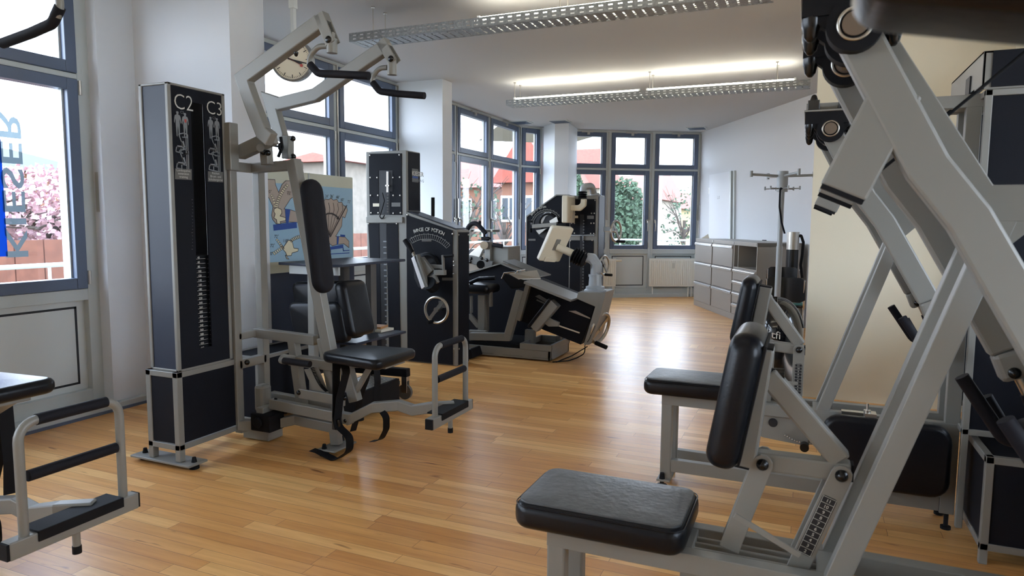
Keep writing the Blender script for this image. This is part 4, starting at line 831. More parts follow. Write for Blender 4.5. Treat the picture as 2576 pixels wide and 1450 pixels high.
g = MB(); g.bar(B(b0-.10, 1055, 655), B(b0-.10, 1082, 690), .10, .05, Y_); g.bar(B(b0-.06, 1080, 670), B(b0-.06, 1113, 672), .035, .02, Y_); g.bar(B(b0-.10, 1114, 642), B(b0-.10, 1116, 684), .016, .03, Y_); g.bar(B(b0-.12, 1094, 686), B(b0-.12, 1120, 686), .045, .05, Y_); g.bar(B(b0-.10, 1088, 692), B(b0-.10, 1098, 714), .06, .03, Y_); g.build('clamp_bracket', 'steel', t, bevel=.004)
MB().cyl(B(b0-.14, 1078, 712), B(b0-.06, 1090, 722), .06, 20).build('end_stop', 'rubber', t, smooth=40)
MB().tube([B(b0-.10, 1118, 645), B(b0-.10, 1140, 643)], .013, 12).build('crank_grip', 'rubber', t, smooth=40)
wc_ = B(b0-.10, 1098, 780); handwheel(t, wc_, -Y_, abs((B(b0-.1, 1098, 812)-wc_).z), gang=.1, hd=V((-.35, 0, -.93)).normalized())
quad(b0-.0055, 1103, 757, 1122, 775, .001, 'label_plate', 'steel_d', spn)
screws(b0-.004, ((1025, 541), (1139, 589), (1142, 659), (1142, 669), (1141, 690), (1142, 878)), body, .009)
for p in ((1154, 591), (1178, 591), (1155, 878)): k = MB(); k.lathe(A(xR+.006, *p), [(.009, 0), (.006, .004), (0, .005)], 10, X_); k.build('screw', 'brushed', body)
MB().cyl(B(b0+.45, 1089, 545), B(b0+.45, 1089, 497), .018, 12).build('mast', 'rubber', t, smooth=40)
# --- tilted bench machine with the monitor arm
b1 = 5.90
def q3(x, y, b=b1): return B(b, x, y)
t = thing('monitor_arm_machine', 'low grey and black machine with ivory monitor on jointed arm and tilted box', 'gym machine', (-2.55, 6.1, 0))
x0, x1 = -3.02, Z(0, 1385, 912).x; y0 = Z(0, 1385, 912).y; y1 = Z(0, 1418, 886).y; hz = A(x1, 1384, 882).z; hz = B(y0, 1384, 884).z
bs = MB().box((x0, y0, .012), (x1, y0+.03, hz)).box((x0, y1-.03, .012), (x1, y1, hz)).box((x1-.03, y0, .012), (x1, y1, hz)).box((x0, y0, .012), (x0+.03, y1, hz)).build('base_frame', 'steel', t, bevel=.004)
MB().box((x0+.02, y0+.02, .02), (x1-.02, y1-.02, .05)).build('base_floor', 'rubber', bs)
xt = q3(1308, 875, y0).x; tr = MB(); z1 = B(y0, 1308, 866).z
tr.box((xt, y0-.008, hz-.004), (x1+.006, y0+.02, z1+.01)); tr.box((xt, y1-.02, hz-.004), (x1+.006, y1+.008, z1+.01)); tr.box((xt, y0, hz-.004), (xt+.02, y1, z1+.01)); tr.box((x1-.016, y0, hz-.004), (x1+.006, y1, z1+.01)); tr.build('tray', 'steel', t, bevel=.003)
MB().box((x0+.03, y0+.01, hz), (xt, y1-.01, hz+.035)).build('foot_plate', 'rubber', t, bevel=.006)
for i in range(3): MB().box((x0+.12+i*.3, y0-.0015, .03), (x0+.32+i*.3, y0, .034)).build('pressed_line', 'steel_d', bs)
MB().bar(q3(1181, 890, 5.75), q3(1200, 885, 5.75), .09, .20, Y_).build('rubber_block', 'rubber', t, bevel=.01)
# black cabinet side with chevron top
sidep = pp(MB(), 6.42, ((1150, 700), (1180, 688), (1262, 664), (1300, 680), (1356, 703), (1352, 720), (1330, 870), (1150, 870)), .05).build('chevron_cabinet', 'navy', t)
rim = MB(); rim.path([q3(1150, 699, 6.42), q3(1180, 687, 6.42), q3(1262, 663, 6.42), q3(1357, 702, 6.42)], .014, .06, Y_); rim.build('cabinet_rim', 'steel', sidep)
cv = MB(); tp = [q3(1262, 662, 6.42), q3(1357, 702, 6.42)]; cv.prism([tp[0]+V((0, .03, .012)), tp[1]+V((0, .03, .012)), tp[1]+V((0, .34, .012)), tp[0]+V((0, .34, .012))], V((0, 0, .012))); cv.build('cabinet_top', 'steel_d', sidep, bevel=.003)
# V shaped grey support and seat column
vs_ = MB(); vs_.path([q3(1185, 846), q3(1278, 848), q3(1310, 732)], .075, .06, Y_); vs_.build('support_arm', 'steel', t, bevel=.006)
co_ = MB(); co_.bar(q3(1213, 835, 6.0), q3(1213, 742, 6.0), .07, .06, Y_); co_.bar(q3(1222, 835, 6.1), q3(1222, 742, 6.1), .05, .06, Y_); co_.bar(q3(1180, 792, 6.0), q3(1205, 822, 6.0), .045, .04, Y_); co_.bar(q3(1186, 745, 6.0), q3(1186, 788, 6.0), .016, .05, Y_); co_.bar(q3(1235, 730, 6.0), q3(1235, 772, 6.0), .02, .05, Y_); co_.bar(q3(1180, 843, 5.95), q3(1225, 845, 5.95), .10, .05, Y_); co_.build('seat_column', 'steel', t, bevel=.005)
MB().pad(q3(1205, 725, 6.05), X_*.17, Y_*.16, Z_*.045, .05, .04, dome=.01).build('seat', 'leather', t, smooth=55)
MB().tube([q3(1182, 712, 5.95), q3(1205, 702, 5.95), q3(1246, 700, 5.95)], .02, 10).build('seat_roll', 'leather', t, smooth=50)
# pedal plates
pm = MB(); pm.prism([q3(1270, 688), q3(1318, 706), q3(1330, 722), q3(1285, 728), q3(1262, 700)], Y_*.25); pm.build('pedal_housing', 'rubber', t, bevel=.01)
pc = [q3(1281, 692, 5.85), q3(1300, 704, 5.85), q3(1341, 700, 6.05), q3(1318, 682, 6.25)]
for p in pc: p.z = p.z
plt = MB().prism([q3(1281, 691, 5.9), q3(1306, 705, 5.9), q3(1306, 705, 5.9)+V((.17, .12, .005)), q3(1281, 691, 5.9)+V((.17, .28, .02))], V((0, 0, .012))).build('pedal_plate', 'brushed', t, bevel=.003)
MB().tube([q3(1262, 701, 5.9), q3(1268, 687, 5.9), q3(1296, 685, 5.9)], .007, 8).tube([q3(1296, 690, 5.95), q3(1302, 682, 5.95), q3(1320, 679, 6.1)], .007, 8).build('pedal_rail', 'chrome', t, smooth=40)
# tilted black box
bx = pp(MB(), 5.92, ((1334, 705), (1496, 772), (1461, 868), (1305, 806)), .34).build('tilted_box', 'navy', t, bevel=.004)
fr = MB(); fr.bar(q3(1333, 705), q3(1305, 806), .045, .05, Y_); fr.bar(q3(1336, 707), q3(1452, 752), .022, .36, Y_); fr.build('box_rim', 'steel', bx, bevel=.003)
ep = pp(MB(), 5.86, ((1454, 735), (1510, 738), (1512, 752), (1482, 868), (1468, 868), (1497, 772), (1450, 752)), .42).build('end_plate', 'steel', t, bevel=.004)
pp(MB(), 5.86, ((1510, 738), (1524, 735), (1508, 800), (1484, 866), (1482, 868)), .30).build('end_plate_side', 'steel', ep, bevel=.003)
bl = MB().bar(q3(1345, 826, 5.8), q3(1398, 762, 5.8), .09, .10, Y_).build('padded_bar_frame', 'steel', t, bevel=.005)
MB().bar(q3(1334, 822, 5.8), q3(1388, 752, 5.8), .03, .12, Y_).build('padded_bar', 'leather', bl, bevel=.008)
pp(MB(), 5.78, ((1370, 815), (1378, 800), (1406, 812), (1404, 822), (1380, 822)), .03).build('bar_bracket', 'steel', bl)
for x, y, x1_, y1_ in ((1406, 820, 1458, 838), (1350, 755, 1370, 764)): MB().bar(q3(x, y, 5.915), q3(x1_, y1_, 5.915), .012, .006, Y_).build('guide_slot', 'paper' if x > 1400 else 'steel_d', bx)
pp(MB(), 5.90, ((1346, 746), (1356, 742), (1382, 758), (1376, 764)), .01).build('cushion_tab', 'steel_d', bx)
pp(MB(), 5.9, ((1430, 783), (1448, 782), (1484, 800), (1484, 803)), .01).build('leaf_plate', 'brushed', bx)
lg = MB(); lg.bar(q3(1406, 845, 6.2), q3(1406, 890, 6.2), .05, .05, Y_); lg.bar(q3(1335, 830, 6.1), q3(1333, 866, 6.1), .10, .05, Y_); lg.build('box_leg', 'steel', t, bevel=.004)
wc_ = q3(1512, 826, 5.95)
handwheel(t, q3(1510, 826, 6.0), V((.93, -.25, -.25)), .14, hd=V((-.2, -.3, -.9)).normalized())
MB().tube([q3(1497, 820, 5.84), q3(1482, 855, 5.84), q3(1470, 872, 5.9)], .003, 6).build('thin_rod', 'rubber', t)
cab = [q3(1472, 872, 6.0), q3(1471, 885, 6.0), q3(1452, 898, 6.0)]; 
fl1, fl2, fl3 = Z(.006, 1465, 896), Z(.006, 1430, 908), Z(.006, 1390, 911)
MB().tube([cab[0], cab[1], fl1, fl2, fl3], .005, 6, .05).tube([cab[0]+X_*.02, Z(.006, 1440, 895), Z(.006, 1400, 911)], .005, 6).build('floor_cable', 'rubber', t, smooth=True)
# monitor arm
MB().lathe(q3(1497, 738, 6.02), [(.10, 0), (.10, .03), (.085, .04), (.085, .06), (.06, .07), (.055, .15), (.062, .15), (.062, .17), (.045, .17), (.045, .27)], 24).build('arm_base', 'coatst', t, smooth=35)
ar = MB().path([q3(1500, 690, 6.02), q3(1502, 668, 6.02), q3(1490, 650, 6.02), q3(1464, 647, 6.02)], .085, .085, Y_).build('arm_elbow', 'coatst', t, bevel=.02)
MB().tube([q3(1402, 622, 5.98), q3(1450, 642, 6.0)], .035, 18).build('arm_tube', 'mon', t, smooth=40)
kk = MB(); d_ = (q3(1470, 655, 6.0)-q3(1435, 638, 6.0)).normalized()
pr = []
for i in range(5): h = .016+i*.026; pr += [(.052, h-.013), (.066, h-.006), (.078, h), (.066, h+.006)]
kk.lathe(q3(1441, 640, 6.0), pr+[(.05, .14)], 26, d_); kk.build('bellows', 'rubber', t, smooth=60)
mo = MB(); mp = [q3(1392, 571, 5.9), q3(1443, 574, 6.05), q3(1408, 660, 6.05), q3(1352, 655, 5.9)]
nn = (mp[1]-mp[0]).cross(mp[3]-mp[0]).normalized(); nn = nn if nn.y > 0 else -nn
u_ = ((mp[1]-mp[0])+(mp[2]-mp[3])).normalized(); v_ = nn.cross(u_).normalized(); cc_ = (mp[0]+mp[1]+mp[2]+mp[3])/4
if v_.z < 0: v_ = -v_
hu = ((mp[1]-mp[0]).length+(mp[2]-mp[3]).length)/4; hv = ((mp[3]-mp[0]).length+(mp[2]-mp[1]).length)/4
sk = ((mp[0]+mp[1])/2-(mp[2]+mp[3])/2).normalized()
mo.pad(cc_+nn*.02, u_*hu, sk*hv, nn*.03, .02, .012); mon = mo.build('monitor', 'mon', t, smooth=40)
MB().pad(cc_-nn*.012+sk*hv*.0, u_*hu*.2, sk*hv*.32, nn*.006, .004, .002).build('monitor_mount', 'steel', mon)
MB().pad(cc_-nn*.012-sk*hv*.86, u_*hu*.55, sk*hv*.14, nn*.01, .01, .006).build('monitor_foot', 'mon', mon)
# --- far test machine with second monitor
b2 = 8.4
t = thing('test_machine', 'far dark test machine with round dial opening and ivory monitor hung on its tower', 'gym machine', (B(b2, 1420, 600).x, b2+.2, 0))
zf = 0
bd = [B(b2, *p) for p in ((1325, 545), (1400, 491), (1432, 491))]; xL, xM = bd[0].x, B(b2, 1432, 600).x; xE = B(b2, 1503, 600).x
cab_ = MB().prism([V((xL, b2, 0)), V((xM, b2, 0)), V((xM, b2, bd[2].z)), V((bd[1].x, b2, bd[1].z)), V((xL, b2, bd[0].z))], Y_*.40).build('scale_cabinet', 'navy', t, bevel=.004)
rm = MB(); rm.path([V((xL, b2-.004, 0)), V((xL, b2-.004, bd[0].z)), V((bd[1].x, b2-.004, bd[1].z)), V((xM, b2-.004, bd[2].z))], .014, .012, Y_); rm.build('cabinet_rim', 'steel', cab_)
zt = B(b2, 1450, 492).z; yE = A(xE, 1521, 492).y
tw = MB().box((xM, b2, 0), (xE, yE, zt)).build('tower_body', 'steel', t, bevel=.006)
MB().box((xE-.002, b2+.03, .02), (xE+.006, yE-.01, zt-.01)).build('side_panel', 'navy_l', tw)
MB().box((xE-.02, b2+.02, zt), (xE+.0, yE, zt+.004)).build('top_edge', 'chrome', tw)
pf = MB(); pp(pf, b2-.008, ((1436, 501), (1499, 501), (1497, 589), (1434, 592)), .01); pp(pf, b2-.008, ((1434, 605), (1493, 605), (1492, 760), (1432, 760)), .01); pf = pf.build('front_panel', 'navy', tw)
quad(b2-.009, 1459, 540, 1469, 760, .001, 'slot', 'gasket', pf)
rk = MB()
for i in range(26): p = B(b2-.0105, 1469-i*.1, 555+i*7.6); rk.box(p-V((.012, 0, .008)), p+V((.006, .001, .002)))
rk.build('rack_holes', 'print_d', pf)
MB().bar(B(b2-.02, 1436, 592), B(b2-.02, 1496, 593), .012, .02, Y_).bar(B(b2-.02, 1467, 592), B(b2-.02, 1467, 606), .014, .02, Y_).build('cross_rail', 'chrome', tw)
quad(b2-.0095, 1442, 543, 1454, 549, .001, 'label_plate', 'mon', pf); quad(b2-.0095, 1477, 543, 1494, 551, .001, 'label_plate', 'steel_d', pf)
screws(b2-.01, ((1440, 504), (1497, 504), (1446, 537), (1488, 537), (1495, 537), (1438, 562), (1445, 562), (1487, 562), (1494, 562), (1445, 587), (1486, 588), (1494, 588), (1435, 606), (1490, 605), (1487, 673), (1433, 671)), pf, .009)
arc_scale(cab_, b2-.006, (1375, 568), 35, 40, -88, 55, 24, 'RANGE OF MOTION', (45, -55, -5), .036)
pp(MB(), b2-.004, [(1374+29*math.cos(math.radians(g)), 568+33*math.sin(math.radians(g))) for g in range(0, 360, 12)], .003).build('dial_opening', 'gasket', cab_)
MB().torus(B(b2-.02, 1378, 560), Y_, .11, .014, 30, 8).build('gear_ring', 'rubber', cab_, smooth=40)
pp(MB(), b2-.012, ((1356, 562), (1360, 545), (1371, 535), (1386, 535), (1385, 539), (1372, 545), (1364, 562)), .006).build('shine_plate', 'white', cab_)
sp2 = MB(); pp(sp2, b2-.10, ((1338, 565), (1400, 560), (1400, 570), (1338, 575)), .05); sp2 = sp2.build('swing_bar', 'steel', t, bevel=.004)
pp(MB(), b2-.06, ((1382, 556), (1400, 545), (1404, 558), (1384, 564)), .03).build('swing_block', 'brushed', sp2); pp(MB(), b2-.06, ((1348, 580), (1375, 575), (1356, 590)), .02).build('swing_wedge', 'brushed', sp2)
MB().cyl(B(b2-.08, 1400, 566), B(b2-.08, 1424, 566), .02, 12).build('lever_grip', 'rubber', sp2, smooth=40)
MB().cyl(B(b2-.08, 1327, 556), B(b2-.08, 1338, 557), .014, 10).box(B(b2-.10, 1327, 585), B(b2-.05, 1338, 575)).build('stop_block', 'rubber', sp2)
quad(b2-.006, 1329, 601, 1347, 606, .001, 'label_plate', 'steel_d', cab_)
m_ = MB(); m_.box(B(b2-.30, 1413, 492), B(b2-.30, 1428, 561)+V((0, .30, 0))); m2 = m_.build('monitor', 'mon', t, bevel=.015)
MB().path([B(b2-.15, 1432, 523), B(b2-.15, 1458, 524), B(b2-.15, 1468, 515), B(b2-.15, 1469, 500)], .07, .06, Y_).build('arm_elbow', 'mon', t, bevel=.015)
MB().cyl(B(b2-.15, 1428, 524), B(b2-.15, 1442, 524), .02, 12).build('arm_pin', 'chrome', t, smooth=40)
pr = []
for i in range(4): h = i*.022; pr += [(.045, h), (.062, h+.011)]
MB().lathe(B(b2-.15, 1465, 500), pr+[(.045, .09)], 22).build('bellows', 'rubber', t, smooth=60)
MB().tube([B(b2-.15, 1467, 488), B(b2-.15, 1467, 470), B(b2-.05, 1488, 468), B(b2+.05, 1495, 492)], .042, 16, .05).build('arm_tube', 'coatst', t, smooth=40)
MB().lathe(B(b2+.05, 1497, 492), [(.07, 0), (.06, .02), (.05, .03)], 18).build('arm_base', 'coatst', t, smooth=40)
MB().tube([B(b2-.2, 1427, 560), B(b2-.2, 1438, 545), B(b2-.2, 1440, 530)], .006, 6, .03).build('cable', 'mon', t, smooth=True)
for x, y, r_, sx0 in ((1550, 582, .13, 1519), (1520, 668, .12, 1508)):
    cw = B(b2+.15, x, y); handwheel(t, cw, V((.97, -.24, 0)), r_, hd=V((.1, 0, -1)).normalized(), gang=1.5)
    MB().bar(B(b2+.15, sx0, y-5), B(b2+.15, x-4, y-5), .06, .04, Y_).build('wheel_bracket', 'chrome', t, bevel=.004)
# --- machine behind with curved handle and grey hood
b3 = 7.0
t = thing('curved_handle_machine', 'grey hooded machine with curved black handle behind the RANGE OF MOTION cabinet', 'gym machine', (B(b3, 1225, 690).x, b3+.1, 0))
hx0, hx1 = B(b3, 1237, 620), B(b3, 1279, 620); MB().box((hx0.x, b3, 0), (hx1.x, b3+.35, hx0.z)).build('hood', 'steel', t, bevel=.008)
MB().box((B(b3, 1160, 700).x, b3+.02, 0), (hx0.x, b3+.33, B(b3, 1180, 690).z)).build('body', 'steel_d', t, bevel=.008)
MB().bar(B(b3-.02, 1229, 690), B(b3-.02, 1229, 608), .07, .06, Y_).build('head_post', 'steel', t, bevel=.005)
pp(MB(), b3-.05, ((1180, 640), (1205, 618), (1222, 612), (1205, 650), (1180, 648)), .06).build('sloped_cover', 'brushed', t, bevel=.004)
MB().bar(B(b3-.08, 1180, 652), B(b3-.08, 1240, 668), .09, .04, Y_).build('swing_beam', 'steel_d', t, bevel=.006)
MB().tube([B(b3-.06, 1172, 583), B(b3-.06, 1184, 563), B(b3-.06, 1200, 562), B(b3-.06, 1222, 588)], .026, 14, .08).build('curved_handle', 'foam', t, smooth=50)
MB().cyl(B(b3-.06, 1218, 588), B(b3-.06, 1219, 602), .014, 10).box(B(b3-.08, 1210, 606), B(b3, 1232, 596)).box(B(b3-.09, 1216, 603), B(b3-.02, 1236, 598)).build('head_block', 'rubber', t, bevel=.006)
MB().cyl(B(b3-.06, 1240, 616), B(b3-.06, 1264, 620), .024, 14).build('side_grip', 'foam', t, smooth=40)
MB().bar(B(b3+.1, 1190, 580), B(b3+.1, 1248, 581), .03, .2, Y_).build('clear_crossbar', 'brushed', t, bevel=.004)
MB().cyl(B(b3+.05, 1207, 556), B(b3+.05, 1207, 575), .015, 12).build('peg', 'rubber', t, smooth=40)
MB().cyl(B(b3-.10, 1218, 617), B(b3-.04, 1218, 617), .045, 20).build('pivot_disc', 'chrome', t, smooth=40)
MB().tube([B(b3-.08, 1180, 632), B(b3-.08, 1195, 614), B(b3-.08, 1215, 610)], .006, 8, .03).build('hose', 'brushed', t, smooth=True)
k = MB(); k.cyl(B(b3-.12, 1209, 666), B(b3-.06, 1209, 666), .045, 20); k.build('roller', 'rubber', t, smooth=40)
for p in ((1185, 651), (1183, 659), (1212, 650), (1225, 655)): k = MB(); cap(k, B(b3-.1, *p), -Y_, .016, .014); k.build('bolt_cap', 'bolt', t, smooth=True)
# ================================================================== POSTER BOARD, DESK, PADDED CHAIR MACHINE
pA = -3.42
t = thing('poster_board', 'free-standing board with blue anatomy posters behind the sloping back post', 'poster board', (pA-.05, 4.2, 0))
pl_, pr_ = A(pA, 640, 434), A(pA, 888, 447); zb_ = A(pA, 888, 652).z
y0, y1, ztp = pl_.y, pr_.y, pr_.z
bd = MB().box((pA-.03, y0, .10), (pA-.004, y1, ztp)).build('board', 'cream_p', t, bevel=.003)
ym_ = A(pA, 780, 600).y
q = lambda x, y: A(pA, x, y)
def sheet(pts, m_, nm, k, par): return MB().prism([q(*p)+X_*(-.002+k*.0012) for p in pts], X_*.001).build(nm, m_, par)
s1_ = sheet(((655, 458), (780, 467), (780, 655), (655, 662)), 'sky', 'poster_sheet', 0, bd)
s2_ = sheet(((784, 467), (887, 475), (888, 649), (784, 655)), 'sky', 'poster_sheet', 0, bd)
MB().box((pA-.003, ym_-.006, zb_), (pA+.002, ym_+.006, ztp)).build('joint_strip', 'mull', bd)
MB().box((pA-.004, y0, .10), (pA-.002, y1, zb_-.06)).build('lower_panel', 'navy_l', bd)  # dark sheet standing in for the shadow on the board's lower part
MB().box((pA-.03, y0, .0), (pA-.004, y0+.04, .1)).box((pA-.03, y1-.04, .0), (pA-.004, y1, .1)).build('feet', 'rubber', t)
def blob(pts, m_, k, par, nm='poster_shape', w_=.004):
    P = [q(*p)+X_*(-.002+k*.0012) for p in pts]; o = MB().prism(P, X_*.0008).build(nm, m_, par)
    l = MB(); l.path(P+[P[0]], w_, .0006, X_) if w_ else None
    if w_: 
        for p in l.v: p.x += .0008
        l.build('outline', 'line', o)
    return o
sc_ = lambda x, y: (650+x/5.577, 420+y/5.577)            # from the enlarged view of the poster back to photo pixels
def bl(pts, m_, k, par, **kw): return blob([sc_(*p) for p in pts], m_, k, par, **kw)
bl(((95, 172), (232, 180), (240, 250), (285, 360), (330, 250), (385, 195), (470, 196), (490, 260), (520, 400), (450, 450), (360, 590), (440, 600), (560, 640), (560, 780), (430, 775), (330, 790), (250, 800), (200, 740), (185, 680), (205, 560), (150, 440), (92, 375)), 'skin_p', 1, s1_)
bl(((205, 812), (535, 775), (540, 858), (215, 897)), 'blue', 2, s1_, w_=0); bl(((372, 590), (445, 600), (418, 790), (385, 790)), 'blue', 3, s1_, w_=0)
bl(((220, 590), (260, 570), (320, 600), (325, 650), (300, 690), (380, 715), (378, 755), (300, 770), (310, 800), (260, 800), (250, 740), (215, 720), (232, 660), (215, 630)), 'bone', 3, s1_)
def vertebrae(a, b, c, n, w0, w1, par, k):
    for i in range(n):
        u = i/(n-1); x = (1-u)**2*a[0]+2*u*(1-u)*b[0]+u*u*c[0]; y = (1-u)**2*a[1]+2*u*(1-u)*b[1]+u*u*c[1]
        tx_ = 2*(1-u)*(b[0]-a[0])+2*u*(c[0]-b[0]); ty_ = 2*(1-u)*(b[1]-a[1])+2*u*(c[1]-b[1]); l_ = math.hypot(tx_, ty_); tx_ /= l_; ty_ /= l_; w_ = w0+(w1-w0)*u; h_ = l_/n*.36
        bl([(x-ty_*w_-tx_*h_, y+tx_*w_-ty_*h_), (x-ty_*w_+tx_*h_, y+tx_*w_+ty_*h_), (x+ty_*w_+tx_*h_, y-tx_*w_+ty_*h_), (x+ty_*w_-tx_*h_, y-tx_*w_-ty_*h_)], 'bone', k, par, nm='vertebra', w_=.002)
vertebrae((250, 560), (280, 400), (400, 260), 12, 26, 18, s1_, 3); vertebrae((230, 550), (215, 450), (185, 400), 5, 20, 16, s1_, 2)
bl(((355, 1120), (420, 1030), (470, 1040), (495, 1140), (560, 1150), (552, 1185), (470, 1210), (460, 1245), (400, 1250), (380, 1200), (345, 1160)), 'bone', 2, s1_)
vertebrae((345, 1130), (280, 1170), (220, 1215), 6, 24, 22, s1_, 2); vertebrae((335, 1130), (300, 1080), (260, 1025), 5, 18, 15, s1_, 2); vertebrae((455, 1040), (520, 985), (610, 975), 8, 20, 22, s1_, 2)
bl(((375, 1240), (395, 1290), (425, 1295), (400, 1270), (392, 1245)), 'bone', 3, s1_)
def ptx(s_, x, y, sz, par): text(par, 'degree_mark', s_, q(*sc_(x, y))+X_*.004, Y_, Z_, sz, 'line')
for s_, x, y in (('0°', 138, 370), ('72°', 395, 388), ('72°', 215, 1000), ('72°', 160, 1128), ('110°', 335, 1062), ('0°', 160, 1240)): ptx(s_, x, y, .033, s1_)
fan = [(800, 600), (810, 520), (860, 515), (862, 480), (930, 470), (935, 450), (985, 460), (1020, 440), (1055, 470), (1100, 455), (1125, 500), (1170, 495), (1195, 545), (1235, 555), (1250, 610), (1215, 715), (1180, 700), (1170, 830), (1085, 975), (1215, 985), (1270, 1045), (1270, 1135), (1200, 1080), (1100, 1090), (1040, 1110), (1000, 1080), (985, 1030), (995, 975), (900, 870), (860, 700), (850, 660)]
bl(fan, 'skin_p', 1, s2_)
for i in range(6):
    x = 860+i*62; P = [q(*sc_(*p))+X_*.002 for p in ((x, 500-abs(2.5-i)*-8), (x+18, 600), (x-5+(985-x)*.25, 720), (990+i*3, 960))]; MB().path(fillet(P, .03, 3), .003, .0008, X_).build('fan_line', 'line', s2_)
for a, b in (((820, 500), (1010, 985)), ((1238, 540), (1005, 985))): MB().bar(q(*sc_(*a))+X_*.003, q(*sc_(*b))+X_*.003, .008, .0008, X_).build('fan_limit', 'line', s2_)
MB().path(fillet([q(*sc_(*p))+X_*.004 for p in ((925, 690), (960, 655), (1030, 655), (1085, 685), (1120, 725))], .06, 4), .012, .0008, X_).prism([q(*sc_(*p))+X_*.0036 for p in ((912, 695), (945, 665), (950, 710))], X_*.001).prism([q(*sc_(*p))+X_*.0036 for p in ((1130, 740), (1088, 730), (1122, 692))], X_*.001).build('double_arrow', 'line', s2_)
bl([(940+42*math.cos(g*.42), 1010+64*math.sin(g*.42)) for g in range(15)], 'blue', 2, s2_, w_=0); bl(((993, 1125), (1190, 1090), (1190, 1140), (1000, 1165)), 'blue', 2, s2_, w_=0); bl(((1100, 975), (1128, 980), (1118, 1090), (1098, 1090)), 'blue', 3, s2_, w_=0); bl(((1150, 950), (1215, 955), (1215, 985), (1150, 980)), 'blue', 2, s2_, w_=0)
for P in (((932, 1070), (932, 1228), (1275, 1208)), ((965, 1070), (965, 1190), (1010, 1185), (1010, 1150)), ((1187, 1130), (1190, 1178), (1275, 1172))): MB().path([q(*sc_(*p))+X_*.0025 for p in P], .007, .0008, X_).build('frame_line', 'blue', s2_)
for s_, x, y in (('0°', 786, 475), ('12°', 858, 462), ('24°', 930, 432), ('36°', 1002, 430), ('48°', 1085, 445), ('60°', 1148, 480), ('72°', 1243, 508)): ptx(s_, x, y, .033, s2_)
# --- two-level desk
dz_ = 1.0
t = thing('two_level_desk', 'dark two-level desk with thin tabletop in front of the anatomy posters', 'desk', (-3.0, 4.05, 0))
c1_, c2_, c3_ = Z(dz_, 700, 660), Z(dz_, 852, 667), Z(dz_, 1020, 652)
MB().prism([V((c1_.x, c1_.y, dz_-.018)), V((c2_.x-.08, c2_.y-.03, dz_-.018)), V((c2_.x, c2_.y+.04, dz_-.018)), V((c3_.x, c3_.y, dz_-.018)), V((c1_.x+.02, c3_.y, dz_-.018))], (0, 0, .018)).build('tabletop', 'navy_l', t, bevel=.004)
MB().box((c1_.x+.08, c2_.y+.06, dz_-.075), (c2_.x-.05, c2_.y+.08, dz_-.018)).build('apron', 'mull', t)
sz_ = .455; s1__, s2__ = Z(sz_, 918, 858), Z(sz_, 1022, 833)
MB().prism([V((-3.25, s1__.y-.15, sz_-.018)), V((s1__.x, s1__.y-.1, sz_-.018)), V((s2__.x, s2__.y, sz_-.018)), V((-3.25, s2__.y, sz_-.018))], (0, 0, .018)).build('lower_shelf', 'navy_l', t, bevel=.004)
lp = A(-2.93, 941, 760); MB().box((-2.98, lp.y-.035, .03), (-2.93, lp.y+.035, dz_-.018)).build('leg', 'steel_d', t, bevel=.003); MB().box((-3.22, lp.y-.035, .03), (-3.17, lp.y+.035, dz_-.018)).build('leg', 'steel_d', t, bevel=.003)
MB().box((-3.25, lp.y-.2, 0), (-2.90, lp.y+.30, .03)).build('desk_foot', 'steel_d', t, bevel=.003)
bk0 = Z(sz_+.001, 915, 836); bk1 = Z(sz_+.001, 975, 828)
b_1 = MB().obox((bk0+bk1)/2+V((0, 0, .010)), X_*.105, V((.1, 1, 0)).normalized()*.075, Z_*.0095).build('book', 'paper', bevel=.002); tag(b_1, 'thick pale book lying lowest on the lower desk shelf', 'book', 'books on the lower desk shelf')
b_2 = MB().obox((bk0+bk1)/2+V((-.02, .01, .0285)), V((1, .12, 0)).normalized()*.085, V((-.12, 1, 0)).normalized()*.06, Z_*.0085).build('book', 'wood_l', bevel=.002); tag(b_2, 'tan-covered book on top of the pale book, lower desk shelf', 'book', 'books on the lower desk shelf')
# --- chair machine: two pads, post, tread-plate platform with caster
t = thing('padded_chair_machine', 'chair machine with stacked black back pads and tread-plate platform on a caster', 'gym machine', (-2.9, 3.75, 0))
bq = 3.62
def padpoly(b, pts, th, nm, m_='leather'):
    P = [B(b, *p) for p in pts]; c = sum(P, V())/4; ux = ((P[1]-P[0])+(P[2]-P[3]))/4; uz = ((P[0]-P[3])+(P[1]-P[2]))/4
    return MB().pad(c, ux, uz, -Y_*th, .05, .03, lv=5, dome=.006).build(nm, m_, t, smooth=55)
p_1 = padpoly(3.72, ((742, 706), (894, 710), (915, 848), (760, 850)), .05, 'back_pad'); padpoly(3.60, ((733, 757), (862, 760), (885, 860), (748, 862)), .045, 'lumbar_pad')
sd_ = MB().pad((B(3.70, 893, 775)+B(3.70, 893, 775))/2, V((0, .13, 0)), (B(3.7, 885, 712)-B(3.7, 912, 850))/2, X_*.045, .05, .035, dome=.005).build('side_bolster', 'leather', t, smooth=55)
MB().bar(B(3.52, 786, 640), B(3.52, 789, 905), .05, .045, Y_).build('post', 'steel', t, bevel=.004)
MB().bar(B(3.52, 789, 905), V((B(3.52, 789, 905).x, 3.52, .06)), .05, .045, Y_).build('post_foot', 'steel', t, bevel=.004)
w0, w1 = Z(.16, 897, 992), Z(.16, 992, 942); w0b = Z(.0, 897, 1050)
plx = -2.585; yy0, yy1 = A(plx, 897, 1010).y, A(plx, 1005, 950).y; pz = A(plx, 900, 992).z
pb_ = MB().box((-2.87, yy0, .03), (plx, yy1, pz)).build('platform', 'rubber', t, bevel=.004)
MB().box((-2.85, yy0+.02, pz), (plx-.02, yy1-.02, pz+.002)).build('tread_plate', 'galv', pb_)
dm = MB()
